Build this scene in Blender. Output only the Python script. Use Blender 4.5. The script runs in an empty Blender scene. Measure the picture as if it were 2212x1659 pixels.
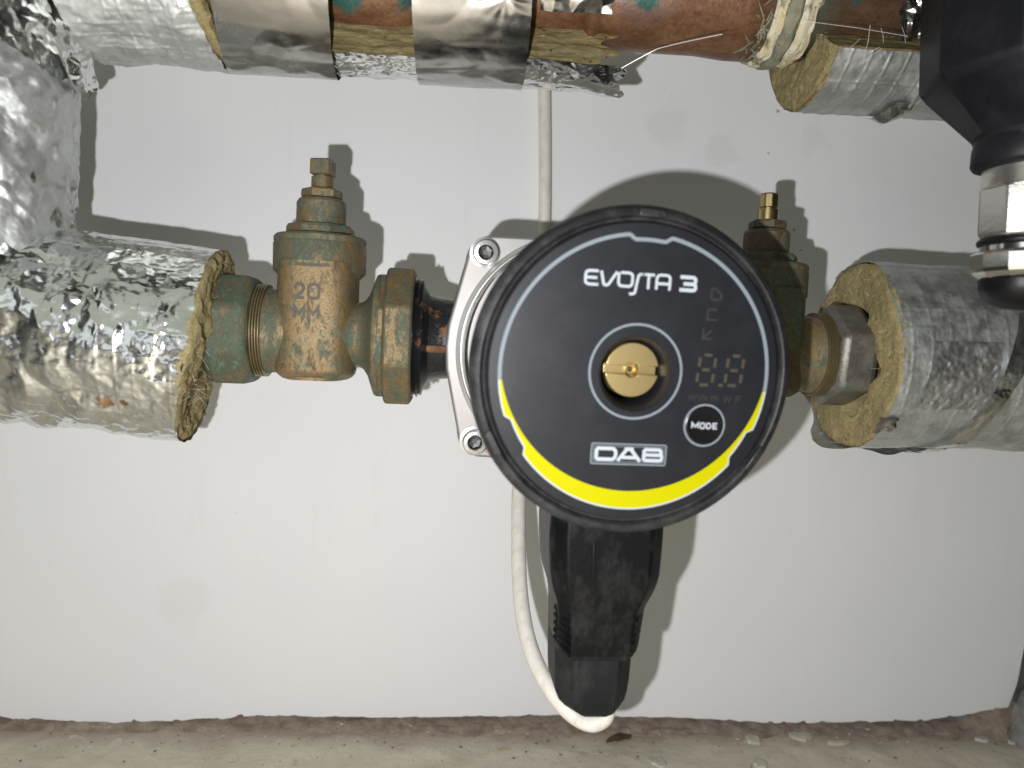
import bpy, bmesh, math, random
import numpy as np
from mathutils import Vector, Matrix

random.seed(7)
SC = bpy.context.scene
COL = SC.collection
R = math.radians
PI = math.pi

# ------------------------------------------------------------------ camera
F_PX, CX, CY = 1660.0, 1106.0, 829.5          # focal length / centre, in units of a 2212 px wide picture
YAW, PITCH, ROLL = R(5.0), R(3.0), R(3.0)
CAM = Vector((0, -0.375, 0))
fw = Vector((math.sin(YAW) * math.cos(PITCH), math.cos(YAW) * math.cos(PITCH), -math.sin(PITCH)))
r0 = Vector((math.cos(YAW), -math.sin(YAW), 0))
u0 = r0.cross(fw)
rt = r0 * math.cos(ROLL) + u0 * math.sin(ROLL)
up = u0 * math.cos(ROLL) - r0 * math.sin(ROLL)
cam_d = bpy.data.cameras.new("camera")
cam_d.sensor_width = 36.0
cam_d.lens = 36.0 * F_PX / 2212.0
cam_d.clip_start, cam_d.clip_end = 0.005, 20.0
cam_d.dof.use_dof = True
cam_d.dof.focus_distance = 0.30
cam_d.dof.aperture_fstop = 9.5
cam = bpy.data.objects.new("camera", cam_d)
M = Matrix((rt, up, -fw)).transposed().to_4x4()
M.translation = CAM
cam.matrix_world = M
COL.objects.link(cam)
SC.camera = cam

# ------------------------------------------------------------------ light
w = bpy.data.worlds.new("World")
SC.world = w
w.use_nodes = True
w.node_tree.nodes["Background"].inputs[0].default_value = (0.80, 0.86, 0.66, 1)
w.node_tree.nodes["Background"].inputs[1].default_value = 0.024


def lamp(name, kind, loc, power, col, **kw):
    d = bpy.data.lights.new(name, kind)
    d.energy, d.color = power, col
    for k, v in kw.items():
        setattr(d, k, v)
    o = bpy.data.objects.new(name, d)
    o.location = loc
    COL.objects.link(o)
    return o


def aim(o, target):
    o.rotation_euler = (Vector(target) - o.location).to_track_quat('-Z', 'Y').to_euler()


# the flash beside the lens, and the two soft lights of the room behind the photographer
lamp("flash", 'POINT', CAM + rt * -0.0305 + up * -0.0225, 3.70, (0.99, 0.985, 1.01), shadow_soft_size=0.0022)
a = lamp("room_window", 'AREA', (-0.75, -1.40, 0.10), 1.15, (0.95, 0.99, 1.0), shape='RECTANGLE', size=0.9, size_y=0.5)
aim(a, (0, 0, 0))
a = lamp("room_lamp", 'AREA', (-0.40, -1.05, 0.80), 2.2, (0.94, 1.0, 0.84), shape='RECTANGLE', size=1.6, size_y=1.1)
aim(a, (0, 0, 0))

SC.view_settings.view_transform = 'Standard'
SC.view_settings.look = 'None'
SC.view_settings.exposure = 0.0
SC.view_settings.gamma = 1.0
SC.render.engine = 'CYCLES'
SC.cycles.use_denoising = True
SC.cycles.max_bounces = 8


# ------------------------------------------------------------------ picture <-> place
def at(px, py, Y):
    """point of the plane at distance Y in front of the wall that shows at (px, py)"""
    d = fw * F_PX + rt * (px - CX) - up * (py - CY)
    return CAM + d * ((-Y - CAM.y) / d.y)


def mpp(p):
    return (Vector(p) - CAM).dot(fw) / F_PX


# ------------------------------------------------------------------ noise (numpy)
def _h(ix, iy, seed):
    n = (ix.astype(np.int64) * 374761393 + iy.astype(np.int64) * 668265263 + seed * 1442695041) & 0xffffffff
    n = ((n ^ (n >> 13)) * 1274126177) & 0xffffffff
    n = n ^ (n >> 16)
    return (n & 0xffffff) / float(0xffffff)


def vn(u, v, seed=0):
    """smooth value noise, -1..1"""
    iu, iv = np.floor(u), np.floor(v)
    fu, fv = u - iu, v - iv
    fu, fv = fu * fu * (3 - 2 * fu), fv * fv * (3 - 2 * fv)
    a_, b_ = _h(iu, iv, seed), _h(iu + 1, iv, seed)
    c_, d_ = _h(iu, iv + 1, seed), _h(iu + 1, iv + 1, seed)
    return 2 * ((a_ * (1 - fu) + b_ * fu) * (1 - fv) + (c_ * (1 - fu) + d_ * fu) * fv) - 1


def fbm(u, v, seed=0, o=4):
    s, amp = 0, 1.0
    for k in range(o):
        s = s + amp * vn(u * 2 ** k + 13.7 * k, v * 2 ** k - 7.1 * k, seed + k)
        amp *= 0.5
    return s / 1.9


def tri(u, v, seed=0):
    """piecewise linear noise on a triangle lattice: flat facets that meet in creases"""
    s = (u + v) * 0.3660254
    us, vs = u + s, v + s
    iu, iv = np.floor(us), np.floor(vs)
    fu, fv = us - iu, vs - iv
    g = fu > fv
    m_u, m_v = np.where(g, iu + 1, iu), np.where(g, iv, iv + 1)
    wmax, wmin = np.maximum(fu, fv), np.minimum(fu, fv)
    return 2 * (_h(iu, iv, seed) * (1 - wmax) + _h(m_u, m_v, seed) * (wmax - wmin) + _h(iu + 1, iv + 1, seed) * wmin) - 1


def crumple(u, v, cell, seed=0):
    wu = u / cell + 0.55 * vn(u / cell * 0.8, v / cell * 0.8, seed + 50)
    wv = v / cell + 0.55 * vn(u / cell * 0.8 + 9, v / cell * 0.8 + 4, seed + 51)
    return tri(wu, wv, seed)


# ------------------------------------------------------------------ mesh building
WM = {}


class Geo:
    def __init__(self):
        self.v, self.f, self.n = [], [], 0

    def add(self, verts, faces, Mx=None):
        a_ = np.asarray(verts, dtype=float).reshape(-1, 3)
        if Mx is not None:
            m_ = np.array(Mx)
            a_ = a_ @ m_[:3, :3].T + m_[:3, 3]
        self.v.append(a_)
        k = self.n
        self.f.extend([tuple(i + k for i in fc) for fc in faces])
        self.n += len(a_)
        return self

    def lathe(self, prof, n=48, Mx=None, rot=0.0, cap0=True, cap1=True):
        """profile of (radius, height) turned about local Z"""
        V, Fc = [], []
        for r_, z_ in prof:
            for k in range(n):
                t = 2 * PI * k / n + rot
                V.append((r_ * math.cos(t), r_ * math.sin(t), z_))
        for j in range(len(prof) - 1):
            for k in range(n):
                k2 = (k + 1) % n
                Fc.append((j * n + k, j * n + k2, (j + 1) * n + k2, (j + 1) * n + k))
        if cap0:
            Fc.append(tuple(reversed(range(n))))
        if cap1:
            Fc.append(tuple((len(prof) - 1) * n + k for k in range(n)))
        return self.add(V, Fc, Mx)

    def prism(self, pts, z0, z1, Mx=None):
        n = len(pts)
        V = [(p[0], p[1], z0) for p in pts] + [(p[0], p[1], z1) for p in pts]
        Fc = [tuple(reversed(range(n))), tuple(range(n, 2 * n))]
        Fc += [(k, (k + 1) % n, n + (k + 1) % n, n + k) for k in range(n)]
        return self.add(V, Fc, Mx)

    def box(self, c, s, Mx=None):
        x, y, z = c
        a_, b_, d_ = s[0] / 2, s[1] / 2, s[2] / 2
        return self.prism([(x - a_, y - b_), (x + a_, y - b_), (x + a_, y + b_), (x - a_, y + b_)], z - d_, z + d_, Mx)

    def loft(self, rings, cap=True):
        n = len(rings[0])
        V = [p for r_ in rings for p in r_]
        Fc = []
        for j in range(len(rings) - 1):
            for k in range(n):
                k2 = (k + 1) % n
                Fc.append((j * n + k, j * n + k2, (j + 1) * n + k2, (j + 1) * n + k))
        if cap:
            Fc.append(tuple(reversed(range(n))))
            Fc.append(tuple((len(rings) - 1) * n + k for k in range(n)))
        return self.add(V, Fc)

    def tube(self, path, r_, n=14):
        path = [Vector(p) for p in path]
        rings = []
        d0 = (path[1] - path[0]).normalized()
        side = d0.orthogonal().normalized()
        for k, p in enumerate(path):
            d_ = (path[min(k + 1, len(path) - 1)] - path[max(k - 1, 0)]).normalized()
            side = (side - d_ * side.dot(d_)).normalized()
            b_ = d_.cross(side)
            rr = r_[k] if isinstance(r_, (list, tuple)) else r_
            rings.append([p + side * rr * math.cos(2 * PI * t / n) + b_ * rr * math.sin(2 * PI * t / n) for t in range(n)])
        return self.loft(rings)

    def grid(self, P, wrap=False, flip=False):
        nu, nv = P.shape[:2]
        idx = np.arange(nu * nv).reshape(nu, nv)
        if wrap:
            idx = np.concatenate([idx, idx[:, :1]], axis=1)
        q = np.stack([idx[:-1, :-1], idx[1:, :-1], idx[1:, 1:], idx[:-1, 1:]], -1).reshape(-1, 4)
        if flip:
            q = q[:, ::-1]
        return self.add(P.reshape(-1, 3), [tuple(x) for x in q.tolist()])


def obj(name, g, mat, parent=None, smooth=True, angle=32, bevel=0.0, seg=2):
    inv = np.array((WM[parent.name] if parent else Matrix()).inverted())
    V = np.concatenate(g.v)
    V = V @ inv[:3, :3].T + inv[:3, 3]
    me = bpy.data.meshes.new(name)
    me.from_pydata(V.tolist(), [], g.f)
    me.update()
    me.materials.append(mat)
    if smooth:
        me.polygons.foreach_set('use_smooth', [True] * len(me.polygons))
        if angle < 180:
            me.set_sharp_from_angle(angle=R(angle))
    o = bpy.data.objects.new(name, me)
    COL.objects.link(o)
    WM[o.name] = WM[parent.name].copy() if parent else Matrix()
    if parent:
        o.parent = parent
    if bevel:
        b = o.modifiers.new("bevel", 'BEVEL')
        b.width, b.segments, b.limit_method, b.angle_limit = bevel, seg, 'ANGLE', R(35)
    return o


def thing(name, label, cat, loc=(0, 0, 0), Mx=None, group=None):
    o = bpy.data.objects.new(name, None)
    o.empty_display_size = 0.02
    m_ = Mx.copy() if Mx else Matrix.Translation(Vector(loc))
    o.matrix_world = m_
    COL.objects.link(o)
    WM[o.name] = m_
    o["label"], o["category"] = label, cat
    if group:
        o["group"] = group
    return o


def tag(o, label=None, cat=None, group=None, kind=None):
    for k, v in (("label", label), ("category", cat), ("group", group), ("kind", kind)):
        if v:
            o[k] = v
    return o


def frame(o, z, x=None):
    """matrix whose local Z points along z and local X roughly along x"""
    z = Vector(z).normalized()
    x = Vector(x) if x is not None else z.orthogonal()
    x = (x - z * x.dot(z)).normalized()
    y = z.cross(x)
    m_ = Matrix((x, y, z)).transposed().to_4x4()
    m_.translation = Vector(o)
    return m_


# ------------------------------------------------------------------ materials
class NT:
    def __init__(self, name):
        self.m = bpy.data.materials.new(name)
        self.m.use_nodes = True
        self.t = self.m.node_tree
        self.b = self.t.nodes["Principled BSDF"]
        self.tc = self.t.nodes.new("ShaderNodeTexCoord")

    def n(self, kind, **kw):
        nd = self.t.nodes.new("ShaderNode" + kind)
        for k, v in kw.items():
            if k[0] == '_':
                setattr(nd, k[1:], v)
            else:
                self.set(nd.inputs[k.replace('__', ' ')], v)
        return nd

    def set(self, sock, v):
        if isinstance(v, bpy.types.NodeSocket):
            self.t.links.new(v, sock)
        elif isinstance(v, (tuple, list)) and len(v) == 3 and sock.type == 'RGBA':
            sock.default_value = (*v, 1)
        else:
            sock.default_value = v

    def coord(self, scale=(1, 1, 1), loc=(0, 0, 0), rot=(0, 0, 0)):
        return self.n("Mapping", Vector=self.tc.outputs["Object"], Scale=scale, Location=loc, Rotation=rot).outputs[0]

    def noise(self, scale, detail=4, rough=0.55, vec=None, dist=0.0):
        return self.n("TexNoise", Vector=vec or self.tc.outputs["Object"], Scale=scale, Detail=detail, Roughness=rough, Distortion=dist).outputs["Fac"]

    def voro(self, scale, feat='F1', vec=None, out="Distance", rnd=1.0):
        return self.n("TexVoronoi", _feature=feat, Vector=vec or self.tc.outputs["Object"], Scale=scale, Randomness=rnd).outputs[out]

    def ramp(self, fac, stops, interp='LINEAR'):
        nd = self.n("ValToRGB", Fac=fac)
        e = nd.color_ramp.elements
        nd.color_ramp.interpolation = interp
        while len(e) < len(stops):
            e.new(0.5)
        for k, (p, c) in enumerate(stops):
            e[k].position = p
            e[k].color = (c, c, c, 1) if isinstance(c, (int, float)) else (*c, 1)
        return nd.outputs["Color"]

    def mix(self, fac, a_, b_, mode='MIX'):
        nd = self.n("Mix", _data_type='RGBA', _blend_type=mode)
        self.set(nd.inputs[0], fac)
        self.set(nd.inputs[6], a_)
        self.set(nd.inputs[7], b_)
        return nd.outputs[2]

    def math(self, op, a_, b_=0.0):
        nd = self.n("Math", _operation=op)
        self.set(nd.inputs[0], a_)
        self.set(nd.inputs[1], b_)
        return nd.outputs[0]

    def bump(self, height, strength, distance, normal=None):
        nd = self.n("Bump", Height=height, Strength=strength, Distance=distance)
        if normal:
            self.set(nd.inputs["Normal"], normal)
        return nd.outputs[0]

    def out(self, **kw):
        for k, v in kw.items():
            self.set(self.b.inputs[k.replace('__', ' ')], v)
        return self.m


def near(t, p, radius, wob=0.5, scale=150, org=(0, 0, 0)):
    """mask, 1 within a wobbly blob of the given radius around p (object space = world space for root-less meshes)"""
    d_ = t.n("VectorMath", _operation='DISTANCE')
    t.set(d_.inputs[0], t.tc.outputs["Object"])
    d_.inputs[1].default_value = Vector(p) - Vector(org)
    x = t.math('ADD', t.math('DIVIDE', d_.outputs["Value"], radius), t.math('MULTIPLY', t.math('SUBTRACT', t.noise(scale, 5), 0.5), wob * 2))
    return t.ramp(x, [(0.62, 1.0), (1.0, 0.0)])


def m_foil(name, base, rough, cell, cs, dust=0.0, dustcol=(0.33, 0.32, 0.28), fine=0.12, tint=(1, 1, 1), stains=(), org=(0, 0, 0)):
    t = NT(name)
    v = t.voro(cell, 'SMOOTH_F1')
    nb = t.bump(v, cs, 0.0011)
    nb = t.bump(t.noise(1700, 3), fine, 0.0003, nb)
    c = t.mix(t.ramp(t.noise(55, 5), [(0.35, 0.0), (0.7, 1.0)]), tuple(base * q for q in tint), tuple(base * 0.84 * q for q in tint))
    d_ = t.math('MULTIPLY', t.ramp(t.noise(130, 6, 0.65), [(0.42, 0.0), (0.68, 1.0)]), dust)
    c = t.mix(d_, c, dustcol)
    for p, r_ in stains:
        c = t.mix(t.math('MULTIPLY', near(t, p, r_, 1.1, 420, org), 0.85), c, (0.42, 0.22, 0.07))
    rr = t.math('ADD', rough, t.math('MULTIPLY', t.ramp(t.noise(210, 4), [(0.4, 0.0), (0.7, 1.0)]), 0.12))
    return t.out(Base__Color=c, Metallic=t.math('SUBTRACT', 1.0, t.math('MULTIPLY', d_, 0.8)), Roughness=t.math('ADD', rr, t.math('MULTIPLY', d_, 0.35)), Normal=nb)


def m_brass(name, green=0.5, brown=0.4, metal=0.6, seed=0.0, pit=0.5):
    """old brass: brown tarnish, worn gold, olive and blue-green scale, by one rich noise pushed towards green or gold"""
    t = NT(name)
    loc = (seed * 0.131, seed * 0.077, seed * 0.053)
    v = t.coord(loc=loc)
    vs = t.coord(scale=(1, 1, 0.5), loc=loc)
    n1 = t.noise(150, 12, 0.80, vec=vs, dist=0.3)
    n2 = t.noise(26, 4, 0.5, vec=v)
    f = t.math('ADD', n1, t.math('MULTIPLY', t.math('SUBTRACT', n2, 0.5), 0.34))
    f = t.math('ADD', f, (green - 0.5) * 0.20)
    b_ = 1.0 - 0.35 * brown
    c = t.ramp(f, [(0.30, (0.028, 0.020, 0.011)), (0.40, (0.130, 0.095, 0.046)), (0.46, (0.31 * b_, 0.210 * b_, 0.090 * b_)), (0.52, (0.25 * b_, 0.190 * b_, 0.098 * b_)), (0.555, (0.150, 0.135, 0.080)),
                   (0.60, (0.088, 0.096, 0.056)), (0.66, (0.088, 0.128, 0.086)), (0.73, (0.170, 0.212, 0.160)), (0.80, (0.27, 0.285, 0.23))])
    fine = t.noise(520, 8, 0.75, vec=v)
    c = t.mix(t.ramp(fine, [(0.30, 0.85), (0.42, 0.0)]), c, (0.026, 0.019, 0.010))
    c = t.mix(t.ramp(fine, [(0.57, 0.0), (0.68, 0.8)]), c, (0.22, 0.235, 0.185))
    c = t.mix(t.ramp(t.noise(190, 8, 0.75, vec=v), [(0.59, 0.0), (0.66, 0.85)]), c, (0.060, 0.135, 0.110))
    c = t.mix(0.5, c, t.ramp(t.noise(2100, 4, 0.7, vec=v), [(0.32, 0.25), (0.68, 1.0)]), 'MULTIPLY')
    gold = t.ramp(f, [(0.42, 0.0), (0.47, 1.0), (0.52, 1.0), (0.57, 0.0)])
    me = t.math('MULTIPLY', metal, gold)
    rr = t.math('SUBTRACT', 0.66, t.math('MULTIPLY', gold, 0.26))
    nb = t.bump(t.noise(900, 6, 0.7, vec=v), pit, 0.00045)
    nb = t.bump(n1, 0.4, 0.0012, nb)
    return t.out(Base__Color=c, Metallic=me, Roughness=rr, Normal=nb)


def m_plastic(name, col, rough, dust=0.3, bump=0.15, dustcol=(0.13, 0.125, 0.115), spec=0.5):
    t = NT(name)
    d_ = t.math('MULTIPLY', t.ramp(t.noise(110, 8, 0.72, vec=t.coord(scale=(1, 1, 0.55))), [(0.46, 0.0), (0.72, 1.0)]), dust)
    d2 = t.math('MULTIPLY', t.ramp(t.voro(420), [(0.03, 1.0), (0.07, 0.0)]), dust * 0.8)
    c = t.mix(t.math('MAXIMUM', d_, d2), col, dustcol)
    return t.out(Specular__IOR__Level=spec, Base__Color=c, Roughness=t.math('ADD', rough, t.math('MULTIPLY', d_, 0.3)), Normal=t.bump(t.noise(1500, 4), bump, 0.0002))


def m_plain(name, col, rough=0.5, metal=0.0, bump=0.1, scale=1200, var=0.15):
    t = NT(name)
    dark = tuple(x * (1 - var) for x in col)
    c = t.mix(t.noise(160, 6, 0.6), dark, col)
    return t.out(Base__Color=c, Roughness=rough, Metallic=metal, Normal=t.bump(t.noise(scale, 4), bump, 0.0002))


def m_tarnish():
    t = NT("tarnished_grey_nut")
    c = t.mix(t.ramp(t.noise(140, 7, 0.7), [(0.35, 0.0), (0.65, 1.0)]), (0.10, 0.095, 0.075), (0.20, 0.19, 0.16))
    c = t.mix(t.ramp(t.noise(110, 6, 0.7, vec=t.coord(loc=(0.4, 0.2, 0.1))), [(0.57, 0.0), (0.66, 0.8)]), c, (0.10, 0.17, 0.145))
    c = t.mix(t.ramp(t.noise(420, 6, 0.7), [(0.60, 0.0), (0.70, 0.7)]), c, (0.33, 0.29, 0.22))
    return t.out(Base__Color=c, Metallic=0.45, Roughness=0.42, Normal=t.bump(t.noise(700, 5, 0.6), 0.4, 0.0004))


MAT = {}
MAT['foil_bright'] = m_foil("foil_bright", 0.90, 0.14, 520, 0.30, 0.10)
MAT['foil_dull'] = m_foil("foil_dull", 0.76, 0.47, 620, 0.13, 0.24, (0.30, 0.31, 0.28), tint=(0.97, 1.0, 0.98))
MAT['foil_spangle'] = m_foil("foil_spangle", 0.64, 0.42, 520, 0.22, 0.12, (0.22, 0.22, 0.20))
MAT['foil_tape'] = m_foil("foil_tape", 0.47, 0.19, 120, 0.06, 0.06, fine=0.03, tint=(1, 0.975, 0.93))
MAT['foil_aged'] = m_foil("foil_aged", 0.60, 0.30, 430, 0.55, 0.25, (0.20, 0.21, 0.17), tint=(0.97, 1, 0.95))
MAT['foil_left'] = m_foil("foil_left", 0.90, 0.13, 470, 0.24, 0.12, tint=(0.98, 1.0, 0.98), org=at(425, 744, 0.080),
                          stains=[(at(px, py, 0.108), r_) for px, py, r_ in ((228, 872, 0.0030), (286, 905, 0.0028), (322, 925, 0.0022), (269, 868, 0.0016), (240, 850, 0.0015), (60, 925, 0.002))])


def m_wool(name, stretch, c1=(0.50, 0.41, 0.205), c2=(0.27, 0.21, 0.095)):
    t = NT(name)
    v = t.coord(scale=stretch)
    f1 = t.noise(900, 7, 0.7, vec=v, dist=0.6)
    f2 = t.noise(90, 5, 0.6)
    c = t.mix(t.ramp(f1, [(0.30, 0.0), (0.66, 1.0)]), c2, c1)
    c = t.mix(t.ramp(f2, [(0.4, 0.0), (0.75, 0.6)]), c, (0.33, 0.28, 0.15))
    c = t.mix(t.ramp(t.noise(2300, 3, vec=v), [(0.66, 0.0), (0.78, 0.8)]), c, (0.52, 0.46, 0.27))
    c = t.mix(t.ramp(t.voro(170), [(0.05, 0.9), (0.11, 0.0)]), c, (0.055, 0.04, 0.018))
    f3 = t.noise(1, 6, 0.75, vec=t.n("Mapping", Vector=v, Scale=(700, 2600, 900), Rotation=(0.5, 0.3, 0.9)).outputs[0], dist=0.4)
    f4 = t.noise(1, 6, 0.75, vec=t.n("Mapping", Vector=v, Scale=(2600, 700, 900), Rotation=(0.2, 0.9, 0.4)).outputs[0], dist=0.4)
    c = t.mix(0.7, c, t.ramp(f3, [(0.36, 0.45), (0.62, 1.0)]), 'MULTIPLY')
    c = t.mix(t.ramp(f4, [(0.58, 0.0), (0.70, 0.7)]), c, (0.60, 0.52, 0.30))
    nb = t.bump(f1, 0.6, 0.0006)
    nb = t.bump(f3, 0.6, 0.0008, nb)
    nb = t.bump(t.noise(300, 5, vec=v), 0.35, 0.0008, nb)
    return t.out(Base__Color=c, Roughness=0.95, Normal=nb, Specular__IOR__Level=0.1)


MAT['wool_end'] = m_wool("wool_end", (0.6, 1, 1))
MAT['wool_cut'] = m_wool("wool_cut", (0.16, 1, 1), (0.32, 0.255, 0.12), (0.15, 0.115, 0.05))


def m_copper():
    t = NT("copper_oxidised")
    v = t.coord(scale=(0.5, 1, 1))
    c = t.mix(t.ramp(t.noise(90, 9, 0.72, vec=v), [(0.36, 0.0), (0.64, 1.0)]), (0.165, 0.070, 0.034), (0.345, 0.185, 0.098))
    c = t.mix(t.ramp(t.noise(420, 6, 0.7), [(0.5, 0.0), (0.75, 0.7)]), c, (0.10, 0.045, 0.026))
    for p, r_, cc, w_ in ((at(1395, -10, 0.10), 0.0125, (0.22, 0.13, 0.10), 0.35), (at(1400, -12, 0.10), 0.0062, (0.015, 0.095, 0.075), 0.6),
                          (at(735, -22, 0.10), 0.0085, (0.05, 0.15, 0.13), 0.9), (at(880, 0, 0.10), 0.0066, (0.035, 0.12, 0.10), 0.9),
                          (at(1345, 5, 0.10), 0.004, (0.20, 0.125, 0.10), 0.6), (at(1780, 5, 0.10), 0.005, (0.16, 0.19, 0.13), 1.2),
                          (at(1860, -6, 0.10), 0.0045, (0.14, 0.18, 0.13), 1.2)):
        c = t.mix(near(t, p, r_, w_, org=at(300, -92, 0.080)), c, cc)
    spk = t.ramp(t.noise(160, 8, 0.75), [(0.64, 0.0), (0.70, 0.8)])
    c = t.mix(spk, c, (0.20, 0.16, 0.12))
    # sage paste smeared from the joint
    xx = t.n("SeparateXYZ", Vector=t.tc.outputs["Object"]).outputs[0]
    xj = (at(1668, 40, 0.098) - at(300, -92, 0.080)).x
    sm = t.math('ADD', t.math('MULTIPLY', t.math('SUBTRACT', xx, xj), 90.0), t.math('MULTIPLY', t.math('SUBTRACT', t.noise(190, 9, 0.75, dist=0.8), 0.5), 3.4))
    hi = t.math('MULTIPLY', t.math('SUBTRACT', xx, xj + 0.021), 60.0)
    c = t.mix(t.math('MULTIPLY', t.ramp(t.math('ADD', sm, 0.40), [(0.35, 0.0), (0.5, 1.0)]), t.ramp(hi, [(0.0, 0.9), (0.4, 0.25)])), c, t.mix(t.noise(300, 5), (0.13, 0.145, 0.095), (0.24, 0.25, 0.18)))
    c = t.mix(0.55, c, t.ramp(t.noise(900, 7, 0.75), [(0.34, 0.35), (0.64, 1.0)]), 'MULTIPLY')
    return t.out(Base__Color=c, Metallic=0.35, Roughness=0.40, Normal=t.bump(t.noise(700, 5, 0.6), 0.35, 0.0004))


MAT['copper'] = m_copper()
MAT['brass_nut_green'] = m_brass("brass_nut_green", 1.2, 0.6, 0.5, 1.0)
MAT['brass_body'] = m_brass("brass_body", 0.76, 0.2, 0.5, 2.0)
MAT['brass_pad'] = m_brass("brass_pad", 0.57, 0.0, 0.45, 2.4)
MAT['brass_shaded'] = m_brass("brass_shaded", 0.78, 1.8, 0.1, 6.4)  # right valve's brass, with the pump head's shadow put into the colour
MAT['brass_pale'] = m_brass("brass_pale", 0.60, 0.5, 0.2, 9.2)
MAT['brass_union'] = m_brass("brass_union", 0.74, 0.0, 0.6, 5.3, 0.8)
MAT['brass_top'] = m_brass("brass_top", 0.76, 0.4, 0.5, 8.1)
MAT['brass_stem'] = m_brass("brass_stem", 0.58, 0.6, 0.5, 3.7, 0.3)
MAT['brass_relief'] = m_plain("brass_relief", (0.075, 0.058, 0.032), 0.5, 0.2, 0.4, 700, 0.5)
MAT['brass_clean'] = m_plain("brass_clean", (0.52, 0.42, 0.21), 0.30, 1.0, 0.2)
MAT['brass_thread'] = m_plain("brass_thread", (0.30, 0.245, 0.13), 0.36, 0.7, 0.3, var=0.5)
MAT['brass_screw'] = m_plain("brass_screw", (0.82, 0.64, 0.30), 0.38, 1.0, 0.06, var=0.08)
MAT['nut_grey'] = m_tarnish()


def m_steel(name, col, rough, rust=0.0):
    t = NT(name)
    c = t.mix(t.noise(300, 6, 0.65), tuple(x * 0.86 for x in col), col)
    if rust:
        zz = t.n("SeparateXYZ", Vector=t.tc.outputs["Object"]).outputs[1]
        low = t.ramp(t.math('ADD', t.math('MULTIPLY', zz, -14.0), 0.05), [(0.45, 0.0), (0.62, 1.0)])
        rm = t.math('MULTIPLY', low, t.ramp(t.noise(330, 6, 0.7), [(0.50, 0.0), (0.60, rust)]))
        c = t.mix(rm, c, (0.22, 0.09, 0.03))
    return t.out(Base__Color=c, Metallic=0.75, Roughness=rough, Normal=t.bump(t.noise(1900, 3), 0.12, 0.0002))


MAT['flange_steel'] = m_steel("flange_steel", (0.38, 0.365, 0.35), 0.52, 0.8)
MAT['ring_steel'] = m_steel("ring_steel", (0.50, 0.50, 0.48), 0.34)
MAT['screw_steel'] = m_steel("screw_steel", (0.62, 0.62, 0.61), 0.27, 0.4)
MAT['socket_dark'] = m_plain("socket_dark", (0.10, 0.10, 0.095), 0.45, 0.7, 0.1)
MAT['nickel'] = m_plain("nickel_rough", (0.68, 0.66, 0.62), 0.32, 0.95, 0.55, 650, 0.1)
MAT['nickel_shiny'] = m_plain("nickel_shiny", (0.74, 0.72, 0.67), 0.17, 1.0, 0.1, 400, 0.1)


def m_iron():
    t = NT("black_cast_iron")
    rm = t.ramp(t.noise(120, 7, 0.7), [(0.575, 0.0), (0.65, 1.0)])
    wm = t.ramp(t.noise(420, 6, 0.75), [(0.66, 0.0), (0.74, 0.5)])
    c = t.mix(rm, (0.012, 0.013, 0.014), (0.17, 0.075, 0.025))
    c = t.mix(wm, c, (0.22, 0.20, 0.16))
    return t.out(Base__Color=c, Roughness=t.math('ADD', 0.26, t.math('MULTIPLY', rm, 0.5)), Normal=t.bump(t.noise(600, 5), 0.5, 0.0005))


MAT['iron'] = m_iron()
MAT['housing'] = m_plain("motor_housing_green", (0.035, 0.055, 0.048), 0.22, 0.7, 0.1)
MAT['head'] = m_plastic("head_plastic", (0.015, 0.015, 0.017), 0.42, 0.42, 0.3, (0.10, 0.098, 0.094))
MAT['face'] = m_plastic("face_film", (0.0105, 0.0115, 0.0150), 0.40, 0.10, 0.06, (0.05, 0.05, 0.052))
MAT['button'] = m_plastic("button_film", (0.006, 0.006, 0.007), 0.28, 0.03, 0.04)
MAT['plug'] = m_plastic("plug_plastic", (0.0028, 0.0034, 0.0042), 0.40, 0.45, 0.35, (0.062, 0.060, 0.056), 0.2)
MAT['gland'] = m_plastic("gland_rubber", (0.0070, 0.0080, 0.0090), 0.55, 0.40, 0.3, (0.060, 0.060, 0.056), 0.25)
MAT['vent_black'] = m_plastic("vent_plastic", (0.0055, 0.006, 0.0085), 0.5, 0.2, 0.22, (0.045, 0.045, 0.05), 0.28)
MAT['rubber'] = m_plastic("rubber_ring", (0.005, 0.005, 0.006), 0.4, 0.1, 0.1, (0.05, 0.05, 0.05), 0.3)
MAT['print_silver'] = m_plain("print_silver", (0.22, 0.255, 0.28), 0.45, 0.0, 0.02, var=0.05)
MAT['print_white'] = m_plain("print_white", (0.46, 0.50, 0.54), 0.5, 0.0, 0.02, var=0.05)
MAT['print_yellow'] = m_plain("print_yellow", (0.47, 0.445, 0.0), 0.5, 0.0, 0.02, var=0.03)
MAT['print_dim'] = m_plain("print_dim", (0.072, 0.063, 0.046), 0.5, 0.0, 0.02, var=0.1)
MAT['print_dimmer'] = m_plain("print_dimmer", (0.042, 0.040, 0.035), 0.5, 0.0, 0.02, var=0.1)


for k_ in ('print_silver', 'print_white', 'print_yellow', 'print_dim', 'print_dimmer'):
    MAT[k_].node_tree.nodes['Principled BSDF'].inputs['Specular IOR Level'].default_value = 0.12


def m_cable():
    t = NT("white_cable_sheath")
    c = t.mix(t.ramp(t.noise(260, 7, 0.7, vec=t.coord(scale=(1, 1, 0.4))), [(0.45, 0.0), (0.75, 0.8)]), (0.74, 0.715, 0.64), (0.54, 0.50, 0.42))
    c = t.mix(t.ramp(t.voro(500), [(0.04, 0.8), (0.09, 0.0)]), c, (0.16, 0.13, 0.10))
    return t.out(Base__Color=c, Roughness=0.42, Normal=t.bump(t.noise(900, 4), 0.12, 0.0003))


MAT['cable'] = m_cable()


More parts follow.
